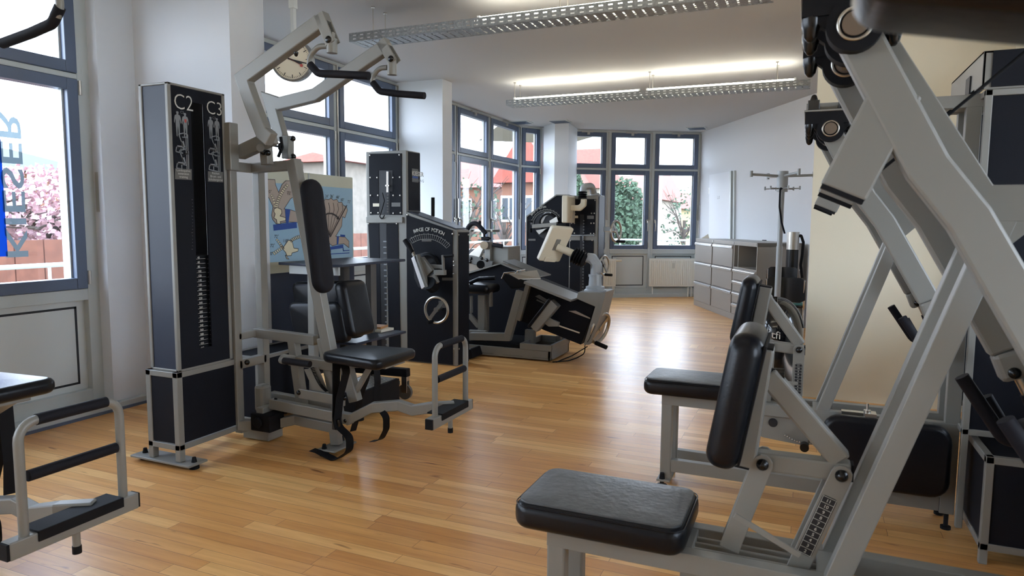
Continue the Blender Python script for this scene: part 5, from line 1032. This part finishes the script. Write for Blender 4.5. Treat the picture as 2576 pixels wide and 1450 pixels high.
for i in range(6):
    for j in range(12):
        c = V((-2.83+i*.043, yy0+.045+j*(yy1-yy0-.09)/11, pz+.0025)); a = .7 if (i+j) % 2 else -.7; dm.obox(c, V((math.cos(a), math.sin(a), 0))*.015, V((-math.sin(a), math.cos(a), 0))*.004, Z_*.0012)
dm.build('tread_bumps', 'brushed', pb_)
for y in (yy0+.06, yy1-.08): MB().cyl((plx-.03, y, 0), (plx-.03, y, .03), .035, 16).build('foot', 'rubber', t, smooth=40)
bx0, bx1 = B(4.18, 878, 928), B(4.18, 1028, 938); fr = MB().bar(bx0-X_*.3, bx1, .06, .05, Y_).build('frame_arm', 'rubber', t, bevel=.006)
cw = Z(0, 1018, 985); wc0 = V((bx1.x-.03, 4.18, .055)); MB().tube([wc0-Y_*.012, wc0+Y_*.012], .055, 28).build('caster_wheel', 'steel_d', t, smooth=35)
MB().box((wc0.x-.02, 4.16, .05), (wc0.x+.025, 4.165, .14)).box((wc0.x-.02, 4.195, .05), (wc0.x+.025, 4.20, .14)).box((wc0.x-.02, 4.16, .135), (wc0.x+.025, 4.20, bx1.z-.02)).build('caster_fork', 'brushed', t, bevel=.002)
# --- low weight box behind the pull-down machine
t = thing('low_weight_box', 'low black weight box with grey edging on the floor behind the pull-down frame', 'weight stack', (-3.05, 3.5, 0))
lz = .44; ly0, ly1 = 3.22, 3.80
g = MB(); X0, X1 = -3.36, -3.08
for x in (X0, X1-.022):
    for y in (ly0, ly1-.022): g.box((x, y, 0), (x+.022, y+.022, lz))
for z in (.03, lz-.022):
    g.box((X0, ly0, z), (X1, ly0+.022, z+.022)); g.box((X0, ly1-.022, z), (X1, ly1, z+.022)); g.box((X1-.022, ly0, z), (X1, ly1, z+.022)); g.box((X0, ly0, z), (X0+.022, ly1, z+.022))
g.build('box_frame', 'steel', t, bevel=.002); MB().box((X0+.008, ly0+.008, .04), (X1-.006, ly1-.008, lz-.006)).build('box_panels', 'navy', t)
# ================================================================== RIGHT BACKGROUND
ca, cb_ = Z(0, 1745, 767), Z(0, 1838, 803); du = (cb_-ca); du.z = 0; du.normalize(); dn = V((-du.y, du.x, 0)); dn = dn if dn.x > 0 else -dn
ct = W(ca, cb_, 1750, 600).z
us = [(W(ca, cb_, x, 640)-ca).dot(du) for x in (1749.5, 1793.5, 1846, 1905)]; us[0] = 0
def cab(u0, u1, kind, label):
    t = thing('filing_cabinet', label, 'filing cabinet', ca+du*(u0+u1)/2+dn*.3, 'grey filing cabinets along the right wall'); dp = .58
    def bx(mb, a, b, z0, z1, t0, t1): return mb.prism([ca+du*a+dn*t0+V((0, 0, z0)), ca+du*b+dn*t0+V((0, 0, z0)), ca+du*b+dn*t0+V((0, 0, z1)), ca+du*a+dn*t0+V((0, 0, z1))], dn*(t1-t0))
    s = MB(); th = .018
    bx(s, u0, u1, 0, .085, 0, dp); bx(s, u0, u0+th, .085, ct, 0, dp); bx(s, u1-th, u1, .085, ct, 0, dp); bx(s, u0, u1, ct-.05, ct, 0, dp); bx(s, u0, u1, .085, ct, dp-.01, dp)
    s.build('carcass', 'cab', t, bevel=.002)
    H = ct-.05-.085
    def drawer(z0, z1):
        f = MB(); bx(f, u0+th+.003, u1-th-.003, z0+.004, z1-.004, -.012, .02); d_ = f.build('drawer', 'cab', t, bevel=.003)
        h = MB(); bx(h, u0+th+.006, u1-th-.006, z1-.05, z1-.016, -.026, -.012); h.build('pull', 'cab_l', d_, bevel=.006)
    if kind == 3:
        for i in range(3): drawer(.085+H*i/3, .085+H*(i+1)/3)
    else:
        zz = .085+H*2/3
        for i in range(4): drawer(.085+H*i/6, .085+H*(i+1)/6)
        bxm = MB(); bx(bxm, u0+th, u1-th, zz, zz+.02, 0, dp); bx(bxm, u0+.10, u0+.115, zz, ct-.05, .02, dp-.02); bxm.build('open_shelf', 'cab', t)
        bb_ = MB(); bx(bb_, u0+.12, u1-th, zz+.02, ct-.05, dp-.03, dp-.012); bb_.build('dark_back', 'steel_d', t)
    k = MB(); kp_ = ca+du*(u1-.03)-dn*.002+V((0, 0, ct-.022)); k.cyl(kp_, kp_+dn*.01, .008, 10); k.build('lock', 'chrome', t)
    return t
cab(us[0], us[1], 3, 'three-drawer grey filing cabinet nearest the far radiator, leftmost of the row')
cab(us[1], us[2], 3, 'three-drawer grey filing cabinet in the middle of the row')
tcb = cab(us[2], us[3], 4, 'grey filing cabinet with open top compartment beside the coat stand')
def on_cab(x, y, h=0): return Z(ct+h, x, y)
wr = MB(); c0 = ca+du*(us[3]-.13)+dn*.12+V((0, 0, .085+(ct-.135)*2/3+.022))
for i in range(3):
    for a in (-1, 1): wr.tube([c0+du*.045*a+V((0, 0, 0))+dn*.05*i, c0+du*.055*a+V((0, 0, .16))+dn*.05*i], .0022, 6)
for i in (0, 1): 
    z = V((0, 0, .05+.09*i)); wr.tube([c0-du*.05+z, c0+du*.05+z, c0+du*.05+z+dn*.1, c0-du*.05+z+dn*.1, c0-du*.05+z], .0022, 6)
tag(wr.build('wire_rack', 'chrome'), 'small chrome wire rack in the open cabinet compartment', 'rack')
# things on the cabinets
k0 = on_cab(1880, 600); k1 = on_cab(1930, 606)
kb = MB().obox((k0+k1)/2+V((0, 0, .010)), du*.20, dn*.07, Z_*.009); tag(kb.build('keyboard', 'rubber', bevel=.003), 'dark keyboard lying flat on the open-topped filing cabinet', 'keyboard')
p_ = on_cab(1946, 606); tag(MB().pad(p_+V((0, 0, .017)), du*.055, dn*.03, Z_*.016, .025, .014).build('computer_mouse', 'bolt', smooth=50), 'black computer mouse beside the keyboard', 'mouse')
p_ = on_cab(1926, 606); tag(MB().pad(p_+V((0, 0, .006)), du*.05, dn*.035, Z_*.005, .012, .004).build('remote_case', 'navy', smooth=50), 'small dark case in front of the keyboard', 'case')
tm = thing('desktop_screen', 'slim screen turned left on the cabinets behind the coat stand', 'monitor', on_cab(1972, 604))
b5 = on_cab(1972, 604).y
s0_, s1_2 = B(b5, 1984, 531), B(b5, 1966, 606); s0_.z = B(b5, 1984, 531).z
MB().prism([B(b5, 1984, 531), B(b5, 1980, 531), B(b5, 1968, 590), B(b5, 1972, 590)], V((-.10, .34, 0))).build('screen_frame', 'bolt', tm)
MB().prism([B(b5, 1979.5, 533), B(b5, 1978.5, 533), B(b5, 1967, 589), B(b5, 1968, 589)], V((-.10, .33, 0))).build('screen_glass', 'white', tm)
MB().bar(B(b5, 1974, 585), B(b5, 1970, 603)+V((0, .1, 0)), .05, .02, X_).obox(on_cab(1972, 604)+V((0, .1, .008)), X_*.10, Y_*.10, Z_*.007).build('screen_stand', 'bolt', tm, bevel=.002)
p_ = on_cab(1942, 598); tag(MB().obox(p_+V((0, .02, .045)), X_*.055, Y_*.04, Z_*.045).build('storage_box', 'steel_d', bevel=.003), 'small grey storage box behind the mouse on the cabinet', 'box')
p2_ = p_+V((0, .02, .091)); tg = thing('card_holder', 'white card holder leaning on the grey storage box', 'card holder', p2_)
MB().prism([p2_+V((-.03, -.02, 0)), p2_+V((.01, -.02, 0)), p2_+V((.04, -.02, .13)), p2_+V((.0, -.02, .13))], (0, .02, 0)).build('card', 'white', tg)
MB().tube([p2_+V((-.03, 0, .05)), p2_+V((-.08, 0, .12))], .004, 6).tube([p2_+V((-.04, 0, .03)), p2_+V((-.06, 0, .15))], .004, 6).build('pen', 'bolt', tg)
p_ = on_cab(1776, 600); tag(MB().prism([p_+V((-.07, 0, 0)), p_+V((.05, 0, 0)), p_+V((.03, 0, .07))], (0, .01, 0)).build('paper_stand', 'paper'), 'small white folded card on the leftmost filing cabinet', 'card')
# coat stand
cs_b = 7.0; t = thing('coat_stand', 'grey tubular coat stand with eight hook arms in front of the cabinets', 'coat stand', (B(cs_b, 1962, 600).x, cs_b, 0)); cx = B(cs_b, 1962, 600).x
zt = B(cs_b, 1966, 431).z; zl = B(cs_b, 1966, 483).z
MB().cyl((cx, cs_b, .03), (cx, cs_b, B(cs_b, 1960, 620).z), .028, 20).cyl((cx, cs_b, B(cs_b, 1960, 620).z), (cx, cs_b, zl), .024, 20).build('pole', 'coatst', t, smooth=40)
MB().cyl((cx, cs_b, zl), (cx, cs_b, zt), .050, 28).build('head', 'coatst', t, smooth=40)
MB().lathe((cx, cs_b, 0), [(.20, 0), (.20, .012), (.17, .03), (.03, .035)], 32).build('stand_base', 'coatst', t, smooth=40)
for i in range(4):
    a = math.radians(20+90*i+8); dr = V((math.cos(a), math.sin(a), 0)); z = V((0, 0, zt-.045)); o = V((cx, cs_b, 0))
    MB().tube([o+dr*.04+z, o+dr*.31+z+V((0, 0, .012))], .012, 12).cyl(o+dr*.305+z-V((0, 0, .012)), o+dr*.305+z+V((0, 0, .045)), .0145, 12).build('hook_arm', 'coatst', t, smooth=40)
for i in range(6):
    a = math.radians(-8+60*i); dr = V((math.cos(a), math.sin(a), 0)); z = V((0, 0, zl+.03)); o = V((cx, cs_b, 0))
    MB().tube([o+dr*.04+z, o+dr*.155+z], .006, 10).cyl(o+dr*.155+z-V((0, 0, .012)), o+dr*.155+z+V((0, 0, .022)), .008, 10).build('small_hook', 'coatst', t, smooth=40)
hy = cs_b-.09
tag(MB().tube([B(hy, 1968, 476), B(hy, 1963, 473), B(hy, 1962, 490), B(hy, 1961, 520), B(hy, 1966, 560), B(hy, 1974, 588)], .009, 10, .05).build('hanging_strap', 'navy', smooth=50), 'dark curved shoehorn hanging from a coat stand hook', 'shoehorn')
# column dispenser
db = 8.6; cx = B(db, 1995, 600).x; t = thing('column_dispenser', 'slim column with brushed steel head over black body beside the cream wall', 'dispenser', (cx, db, 0)); z0_, z1_ = B(db, 1995, 628).z, B(db, 1995, 584).z
MB().cyl((cx, db, z0_), (cx, db, z1_), .068, 32).build('steel_head', 'brushed', t, smooth=40); MB().cyl((cx, db, .0), (cx, db, z0_), .066, 32).build('black_body', 'bolt', t, smooth=40)
text(t, 'caption', 'aqua', (cx-.03, db-.0675, z0_-.035), X_, Z_, .03, 'print_d') if False else None
hx = B(db-.02, 2012, 590); MB().tube([V((cx+.06, db, z1_-.05)), B(db, 2015, 592), B(db, 2021, 610), B(db, 2018, 640), B(db, 2014, 668), B(db, 2018, 700)], .016, 10, .05).build('hose', 'rubber', t, smooth=50)
# chairs
def chair(b, x0, x1, ytop, ybot, label):
    p0, p1 = B(b, x0, ytop), B(b, x1, ytop); zb = B(b, x0, ybot).z; cx = (p0.x+p1.x)/2; w_ = p1.x-p0.x
    t = thing('cantilever_chair', label, 'chair', (cx, b+.2, 0), 'black cantilever chairs by the cream wall'); n = 8
    bk = MB(); P = []
    for i in range(n+1): u = i/n; P.append(V((p0.x+w_*u, b+.05-.05*(1-(2*u-1)**2)*-1, 0)))
    vs = []
    for i, p in enumerate(P):
        u = i/n; e = .03*(1 if i in (0, n) else 0)
        for dy in (0, .012): vs += [V((p.x, p.y+dy-.02*abs(2*u-1), zb+e)), V((p.x, p.y+dy-.02*abs(2*u-1), p0.z-e))]
    fs = []
    for i in range(n): a = i*4; c = a+4; fs += [(a, c, c+1, a+1), (a+2, a+3, c+3, c+2), (a, a+2, c+2, c), (a+1, c+1, c+3, a+3)]
    fs += [(0, 1, 3, 2), (n*4, n*4+2, n*4+3, n*4+1)]; bk.add(vs, fs).build('backrest', 'bolt', t, smooth=50, bevel=.003)
    MB().pad((cx, b+.27, .44), X_*w_*.46, Y_*.2, Z_*.012, .05, .008).build('seat', 'bolt', t, smooth=50)
    for s_ in (-1, 1):
        x = cx+s_*w_*.47; MB().tube([(x, b+.04, p0.z-.02), (x, b+.06, .44), (x, b+.45, .43), (x, b+.42, .012), (x, b+.02, .012)], .0115, 12, .06).build('leg', 'chrome', t, smooth=50)
    MB().cyl((cx-w_*.47, b+.02, .012), (cx+w_*.47, b+.02, .012), .0115, 12).build('floor_bar', 'chrome', t, smooth=40)
    return t
chair(7.45, 1925, 2028, 698, 760, 'black cantilever chair nearer the camera, its back turned to us')
chair(7.98, 1928, 2012, 672, 715, 'second black cantilever chair, directly behind the nearer one')
sp_ = B(8.22, 1999, 697); sp_.z = .453; pk = MB().cyl(sp_, sp_+V((0, 0, .20)), .04, 18).cyl(sp_+V((0, 0, .2)), sp_+V((0, 0, .23)), .028, 18); o = pk.build('bottle', 'white', smooth=40); tag(o, 'white bottle with a red label standing on the rear chair', 'bottle')
MB().cyl(sp_+V((0, 0, .11)), sp_+V((0, 0, .17)), .0408, 18).build('bottle_label', 'red', o, smooth=40)
sp_ = B(7.65, 1985, 770); sp_.z = .4525; o = MB().obox(sp_+V((0, .02, .012)), X_*.13, Y_*.10, Z_*.011).build('folder', 'green', bevel=.002); tag(o, 'teal folder lying on the nearer cantilever chair', 'folder')
o = MB().obox(sp_+V((-.01, .02, .032)), X_*.12, V((.1, 1, 0)).normalized()*.09, Z_*.008).build('magazine', 'paper', bevel=.001); tag(o, 'pale magazine lying on the teal folder', 'magazine')
# glossy domed unit
c = B(5.22, 1957, 800); cx = c.x; zt = B(5.22, 1957, 752).z; t = thing('domed_unit', 'glossy black domed floor unit with white script in front of the coat stand', 'floor unit', (cx, 5.22, 0)); r_ = .172
pr = [(r_, .0), (r_, zt-.17-.10)]+[(r_*math.cos(math.radians(g)), zt-.27+.27*math.sin(math.radians(g))) for g in range(5, 91, 6)]
MB().lathe((cx, 5.22, 0), pr, 40).build('shell', 'blackgloss', t, smooth=50)
MB().tube([V((cx+math.cos(a)*.178, 5.22, zt-.27+math.sin(a)*.278)) for a in [math.radians(g) for g in range(15, 166, 10)]], .006, 8).build('rim_trim', 'steel_d', t, smooth=50)
text(t, 'script_lettering', 'Fitfi', (cx-.09, 5.22-.166, zt-.25), V((.9, -.1, -.1)), Z_, .075, 'print', sx=1.1)
MB().torus((cx-.14, 5.075, zt-.33), (-.6, -.8, 0), .022, .004, 20, 6).build('latch_ring', 'steel_d', t)
# radiators
Rp = lambda x, y, P=F2, Q=F3: W((P.x, P.y), (Q.x, Q.y), x, y)
def radiator(P, Q, x0, x1, y0, y1, label, valve):
    n = inward(P, Q); a, b, c, d_ = [W((P.x, P.y), (Q.x, Q.y), x, y)+n*.10 for x, y in ((x0, y0), (x1, y0), (x1, y1), (x0, y1))]
    t = thing('radiator', label, 'radiator', (a+b)/2*1.0-V((0, 0, ((a+b)/2).z)), 'ribbed white radiators under the far windows'); u = (b-a); u.z = 0; L = u.length; u.normalize(); z0, z1 = (c.z+d_.z)/2, (a.z+b.z)/2; a = V((a.x, a.y, 0))
    m_ = MB().prism([a+V((0, 0, z0)), a+u*L+V((0, 0, z0)), a+u*L+V((0, 0, z1)), a+V((0, 0, z1))], -n*.055); k = int(L/.033)
    for i in range(k):
        o = a+u*(L*(i+.5)/k); w_ = L/k*.3; m_.prism([o-u*w_+V((0, 0, z0+.03)), o+u*w_+V((0, 0, z0+.03)), o+u*w_+V((0, 0, z1-.035)), o-u*w_+V((0, 0, z1-.035))], n*.010)
    m_.build('convector_panel', 'rad', t, bevel=.003)
    for f in (.08, .86, .93): o = a+u*L*f-n*.03; MB().cyl(o+V((0, 0, .0)), o+V((0, 0, z0)), .010, 10).build('pipe', 'rad', t, smooth=40)
    if valve: o = a+u*L+V((0, 0, z1-.03))-n*.02; MB().cyl(o, o+u*.10, .018, 14).build('valve', 'mon', t, smooth=40)
    else: o = a+u*L*.51+V((0, 0, z1-.12)); MB().obox(o+n*.012, u*.018, n*.010, Z_*.045).build('heat_meter', 'print', t, bevel=.002)
radiator(F2, F3, 1631, 1746, 650, 720, 'wide white ribbed radiator with heat meter, left of the filing cabinets', False)
radiator(F1, F2, 1500, 1546, 651, 720, 'narrow-looking white radiator half hidden behind the far test machine', True)
# ================================================================== OUTSIDE
M['trimw'] = mat('white_window_paint', (170, 168, 162), .6)
M['grass'] = mat('grass_ground', (74, 78, 66), .9, var=.2, vscale=2)
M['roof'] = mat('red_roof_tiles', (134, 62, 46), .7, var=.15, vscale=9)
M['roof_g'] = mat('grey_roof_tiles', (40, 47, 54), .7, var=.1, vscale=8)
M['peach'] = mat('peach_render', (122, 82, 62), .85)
M['yell'] = mat('yellow_render', (150, 134, 92), .85)
M['cr_r'] = mat('cream_render', (150, 140, 126), .85)
M['timber'] = mat('red_timber', (84, 40, 32), .8)
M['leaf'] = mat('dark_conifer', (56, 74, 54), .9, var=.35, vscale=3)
M['bloss'] = mat('pink_blossom', (180, 144, 148), .9, var=.25, vscale=6)
M['bark'] = mat('bark', (70, 60, 52), .9)
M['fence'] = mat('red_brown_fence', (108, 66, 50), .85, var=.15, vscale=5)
M['slatw'] = mat('weathered_boards', (120, 112, 102), .85, var=.12, vscale=4)
M['dkglass'] = mat('dark_pane', (60, 66, 72), .3)
GZ = -2.6
gr = MB().box((-110, -60, GZ-.3), (70, 130, GZ)).build('ground', 'grass', kind='structure')
def house(P, Q, dep, z1, zr, label, wallm='cr_r', roofm='roof', gable=False, wins=(3, 2), tim=False, nm='house'):
    """front wall from P to Q (floor points), ridge height zr, depth vector dep"""
    P = V((P[0], P[1], GZ)); Q = V((Q[0], Q[1], GZ)); u = Q-P; L = u.length; u.normalize(); dep = V(dep); h1 = z1-GZ
    t = thing(nm, label, 'house', (P+Q)/2+dep/2, 'houses across the street')
    MB().prism([P, Q, Q+Z_*h1, P+Z_*h1], dep).build('wall', wallm, t)
    e = .4; a, b = P-u*e-dep.normalized()*e, Q+u*e-dep.normalized()*e; c, d_ = b+dep+dep.normalized()*2*e, a+dep+dep.normalized()*2*e
    if gable: r0, r1 = (a+b)/2, (c+d_)/2
    else: r0, r1 = (a+d_)/2+u*L*.12, (b+c)/2-u*L*.12
    r0 = V((r0.x, r0.y, zr)); r1 = V((r1.x, r1.y, zr)); q_ = [V((p.x, p.y, z1-.1)) for p in (a, b, c, d_)]
    rf = MB()
    if gable: rf.add(q_+[r0, r1], [(0, 1, 4), (1, 2, 5, 4), (2, 3, 5), (3, 0, 4, 5), (3, 2, 1, 0)])
    else: rf.add(q_+[r0, r1], [(0, 1, 5, 4), (1, 2, 5), (2, 3, 4, 5), (3, 0, 4), (3, 2, 1, 0)])
    rf = rf.build('roof', roofm, t)
    n = -dep.normalized()
    for i in range(wins[0]):
        for j in range(wins[1]):
            c_ = P+u*L*(i+.5)/wins[0]+Z_*(h1*(j+.55)/wins[1]); f = MB().obox(c_+n*.03, u*.42, n*.05, Z_*.62).build('window', 'trimw', t); MB().obox(c_+n*.06-u*.19, u*.14, n*.04, Z_*.5).obox(c_+n*.06+u*.19, u*.14, n*.04, Z_*.5).build('window_glass', 'dkglass', f)
    if gable:
        G0 = V(((P+Q)/2).to_tuple()); gf = MB().prism([P+Z_*h1+n*.02, Q+Z_*h1+n*.02, V((G0.x, G0.y, zr-.3))+n*.02], n*.02).build('gable_wall', 'cr_r', t)
        if tim:
            tb = MB(); top = V((G0.x, G0.y, zr-.2))+n*.06; pl0, pl1 = P+Z_*h1+n*.06, Q+Z_*h1+n*.06; tb.bar(pl0, top, .22, .06, n).bar(pl1, top, .22, .06, n).bar(pl0, pl1, .22, .06, n)
            for f in (.25, .5, .75): lo_ = pl0.lerp(pl1, f); hi = lo_+Z_*(zr-.2-z1)*(1-abs(2*f-1)); tb.bar(lo_, hi, .16, .06, n)
            tb.bar(pl0.lerp(top, .45), pl1.lerp(top, .45), .16, .06, n); tb.build('timber_frame', 'timber', gf)
    return t
def hpx(a=None, b=None, pts=None): return [A(a, *p) if a is not None else B(b, *p) for p in pts]
# seen through the near window
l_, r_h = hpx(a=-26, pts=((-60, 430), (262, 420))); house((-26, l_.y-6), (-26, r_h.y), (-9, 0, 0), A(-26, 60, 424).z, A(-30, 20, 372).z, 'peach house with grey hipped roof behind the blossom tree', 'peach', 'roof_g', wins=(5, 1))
fn = MB()
for i in range(26): y = 6+i*.6; fn.box((-15.05, y, GZ), (-15, y+.57, A(-15, 100, 604).z))
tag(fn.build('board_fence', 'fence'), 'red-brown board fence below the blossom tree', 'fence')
def tree(c, r, h, m_, label, n=420, leaf=.16, trunk=True, sq=1, cat='tree', nm='tree', grp=None):
    t = thing(nm, label, cat, (c[0], c[1], GZ), grp); cz = c[2]
    rnd = random.Random(int(c[0]*100)); k = MB()
    for i in range(n):
        while True:
            p = V((rnd.uniform(-1, 1), rnd.uniform(-1, 1), rnd.uniform(-1, 1)))
            if .3 < p.length < 1: break
        if sq != 1: 
            f = (1-p.z)/2*.85+.15; p = V((p.x*f, p.y*f, p.z))
        p = V((p.x*r, p.y*r, p.z*h)); a = V((rnd.uniform(-1, 1), rnd.uniform(-1, 1), rnd.uniform(-1, 1))).normalized(); b = a.orthogonal().normalized(); o = V((c[0], c[1], cz))+p; L = leaf*rnd.uniform(.6, 1.4)
        k.add([o-a*L, o+b*L*.7, o+a*L, o-b*L*.7], [(0, 1, 2, 3)])
    if n: k.build('crown', m_, t)
    b = MB().tube([(c[0], c[1], GZ), (c[0], c[1], cz)], r*.07, 8)
    for i in range(14 if trunk else 0):
        a = rnd.uniform(0, 6.28); e = V((c[0]+math.cos(a)*r*.8, c[1]+math.sin(a)*r*.8, cz+rnd.uniform(-.4, .8)*h)); s_ = V((c[0], c[1], cz-h*rnd.uniform(.3, .9))); mid = s_.lerp(e, .5)+V((0, 0, .15*h)); b.tube([s_, mid, e], [r*.03, r*.02, r*.008], 6)
        for q in range(4): e2 = e+V((rnd.uniform(-.4, .4)*r, rnd.uniform(-.4, .4)*r, rnd.uniform(-.1, .4)*h)); b.tube([mid.lerp(e, .4*q/3+.3), e2], [r*.012, r*.004], 5)
    b.build('trunk', 'bark', t); return t
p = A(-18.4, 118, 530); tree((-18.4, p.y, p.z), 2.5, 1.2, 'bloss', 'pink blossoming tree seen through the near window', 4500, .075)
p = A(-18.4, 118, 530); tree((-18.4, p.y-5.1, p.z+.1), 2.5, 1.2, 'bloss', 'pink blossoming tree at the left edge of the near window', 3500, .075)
rl = MB(); z_ = A(-6.2, 60, 671).z
rl.tube([(-6.2, -2, z_), (-6.2, 15, z_)], .022, 10)
for i in range(18): rl.cyl((-6.2, -2+i, -.6), (-6.2, -2+i, z_), .014, 8)
tag(rl.build('railing', 'mull', smooth=40), 'grey tubular railing outside the left windows', 'railing')
MB().prism([Z(3.02, 1497, 343), Z(3.02, 1433, 362), Z(3.02, 1322, 352)+V((-1, -.2, 0)), V((-5.2, 11.5, 3.02)), V((-4.7, 11.2, 3.02)), V((-3.2, 13.0, 3.02))], (0, 0, .12)).build('roof_overhang', 'cr_r', kind='structure')
MB().box((-6.5, -5, -.9), (AF-.36, 16, -.16)).build('terrace', 'cr_r', kind='structure')
# wooden tower house through the middle windows
l_, r_h = hpx(a=-16, pts=((862, 420), (925, 420))); house((-16, l_.y), (-16, r_h.y+.4), (-2.5, 0, 0), A(-16, 890, 404).z, A(-16, 892, 386).z, 'weathered board tower with low red roof beside the dark machine tower', 'slatw', 'roof', wins=(0, 0))
ca_ = thing('parked_car', 'silver car parked on the street outside the middle window', 'car', (-13, A(-13, 905, 580).y, GZ)); yc_ = A(-13, 905, 580).y
MB().prism([(-14.6, yc_-2.0, GZ+.35), (-14.6, yc_+2.1, GZ+.35), (-14.6, yc_+2.1, GZ+.95), (-14.6, yc_+1.3, GZ+1.0), (-14.6, yc_+.7, GZ+1.5), (-14.6, yc_-1.0, GZ+1.5), (-14.6, yc_-1.6, GZ+1.0), (-14.6, yc_-2.0, GZ+.9)], (1.7, 0, 0)).build('body', 'brushed', ca_, bevel=.08)
MB().prism([(-12.89, yc_-.9, GZ+1.05), (-12.89, yc_+1.0, GZ+1.05), (-12.89, yc_+.6, GZ+1.42), (-12.89, yc_-.8, GZ+1.42)], (.01, 0, 0)).build('side_window', 'dkglass', ca_)
for y in (-1.3, 1.35): MB().cyl((-13.1, yc_+y, GZ+.33), (-12.88, yc_+y, GZ+.33), .33, 20).build('wheel', 'rubber', ca_, smooth=40)
# street side houses through the bay windows
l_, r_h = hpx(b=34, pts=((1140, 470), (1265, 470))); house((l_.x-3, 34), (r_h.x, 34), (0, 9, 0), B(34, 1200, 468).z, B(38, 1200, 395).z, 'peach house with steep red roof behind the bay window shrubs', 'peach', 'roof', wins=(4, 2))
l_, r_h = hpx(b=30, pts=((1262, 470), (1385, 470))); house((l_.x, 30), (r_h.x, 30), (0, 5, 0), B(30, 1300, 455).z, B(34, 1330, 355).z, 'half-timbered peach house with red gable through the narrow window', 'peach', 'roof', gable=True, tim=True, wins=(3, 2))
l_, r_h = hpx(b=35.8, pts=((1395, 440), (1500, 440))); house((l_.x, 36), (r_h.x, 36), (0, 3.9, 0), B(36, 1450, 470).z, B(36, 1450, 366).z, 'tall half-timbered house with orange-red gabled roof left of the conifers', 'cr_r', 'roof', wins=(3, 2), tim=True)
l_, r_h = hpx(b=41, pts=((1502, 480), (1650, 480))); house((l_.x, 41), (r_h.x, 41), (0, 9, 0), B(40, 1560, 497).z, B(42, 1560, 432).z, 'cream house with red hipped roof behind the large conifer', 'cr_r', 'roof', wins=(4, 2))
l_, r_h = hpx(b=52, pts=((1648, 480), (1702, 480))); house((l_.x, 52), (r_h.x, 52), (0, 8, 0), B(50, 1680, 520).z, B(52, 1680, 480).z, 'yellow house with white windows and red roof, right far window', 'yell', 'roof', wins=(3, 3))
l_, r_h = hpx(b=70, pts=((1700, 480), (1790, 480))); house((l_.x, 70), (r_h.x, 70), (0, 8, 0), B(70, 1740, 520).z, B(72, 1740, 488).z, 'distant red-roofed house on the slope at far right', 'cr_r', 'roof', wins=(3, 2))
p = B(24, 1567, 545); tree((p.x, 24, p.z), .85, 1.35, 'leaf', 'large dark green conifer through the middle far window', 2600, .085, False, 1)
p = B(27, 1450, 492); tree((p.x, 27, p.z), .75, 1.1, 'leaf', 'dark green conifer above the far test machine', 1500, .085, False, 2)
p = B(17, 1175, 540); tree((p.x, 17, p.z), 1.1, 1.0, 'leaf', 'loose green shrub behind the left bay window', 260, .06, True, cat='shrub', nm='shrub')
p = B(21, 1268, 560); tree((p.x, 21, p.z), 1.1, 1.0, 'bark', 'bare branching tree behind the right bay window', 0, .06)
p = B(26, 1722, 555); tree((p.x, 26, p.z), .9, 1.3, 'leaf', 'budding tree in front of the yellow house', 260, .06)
cw_ = MB().tube([B(33, 1663, 430), V((B(33, 1663, 430).x, 33, GZ))], .07, 10); tag(cw_.build('street_mast', 'white', smooth=40), 'white street mast in the right far window', 'mast')
rl = MB(); z_ = B(15.6, 1600, 604).z; rl.tube([(-5.9, 15.1, z_), (-3.0, 15.9, z_), (2.5, 15.9, z_)], .022, 10)
for i in range(9): rl.cyl((-6+i, 15.7, -.6), (-6+i, 15.7, z_), .014, 8)
tag(rl.build('railing', 'mull', smooth=40), 'grey tubular railing outside the far windows', 'railing')
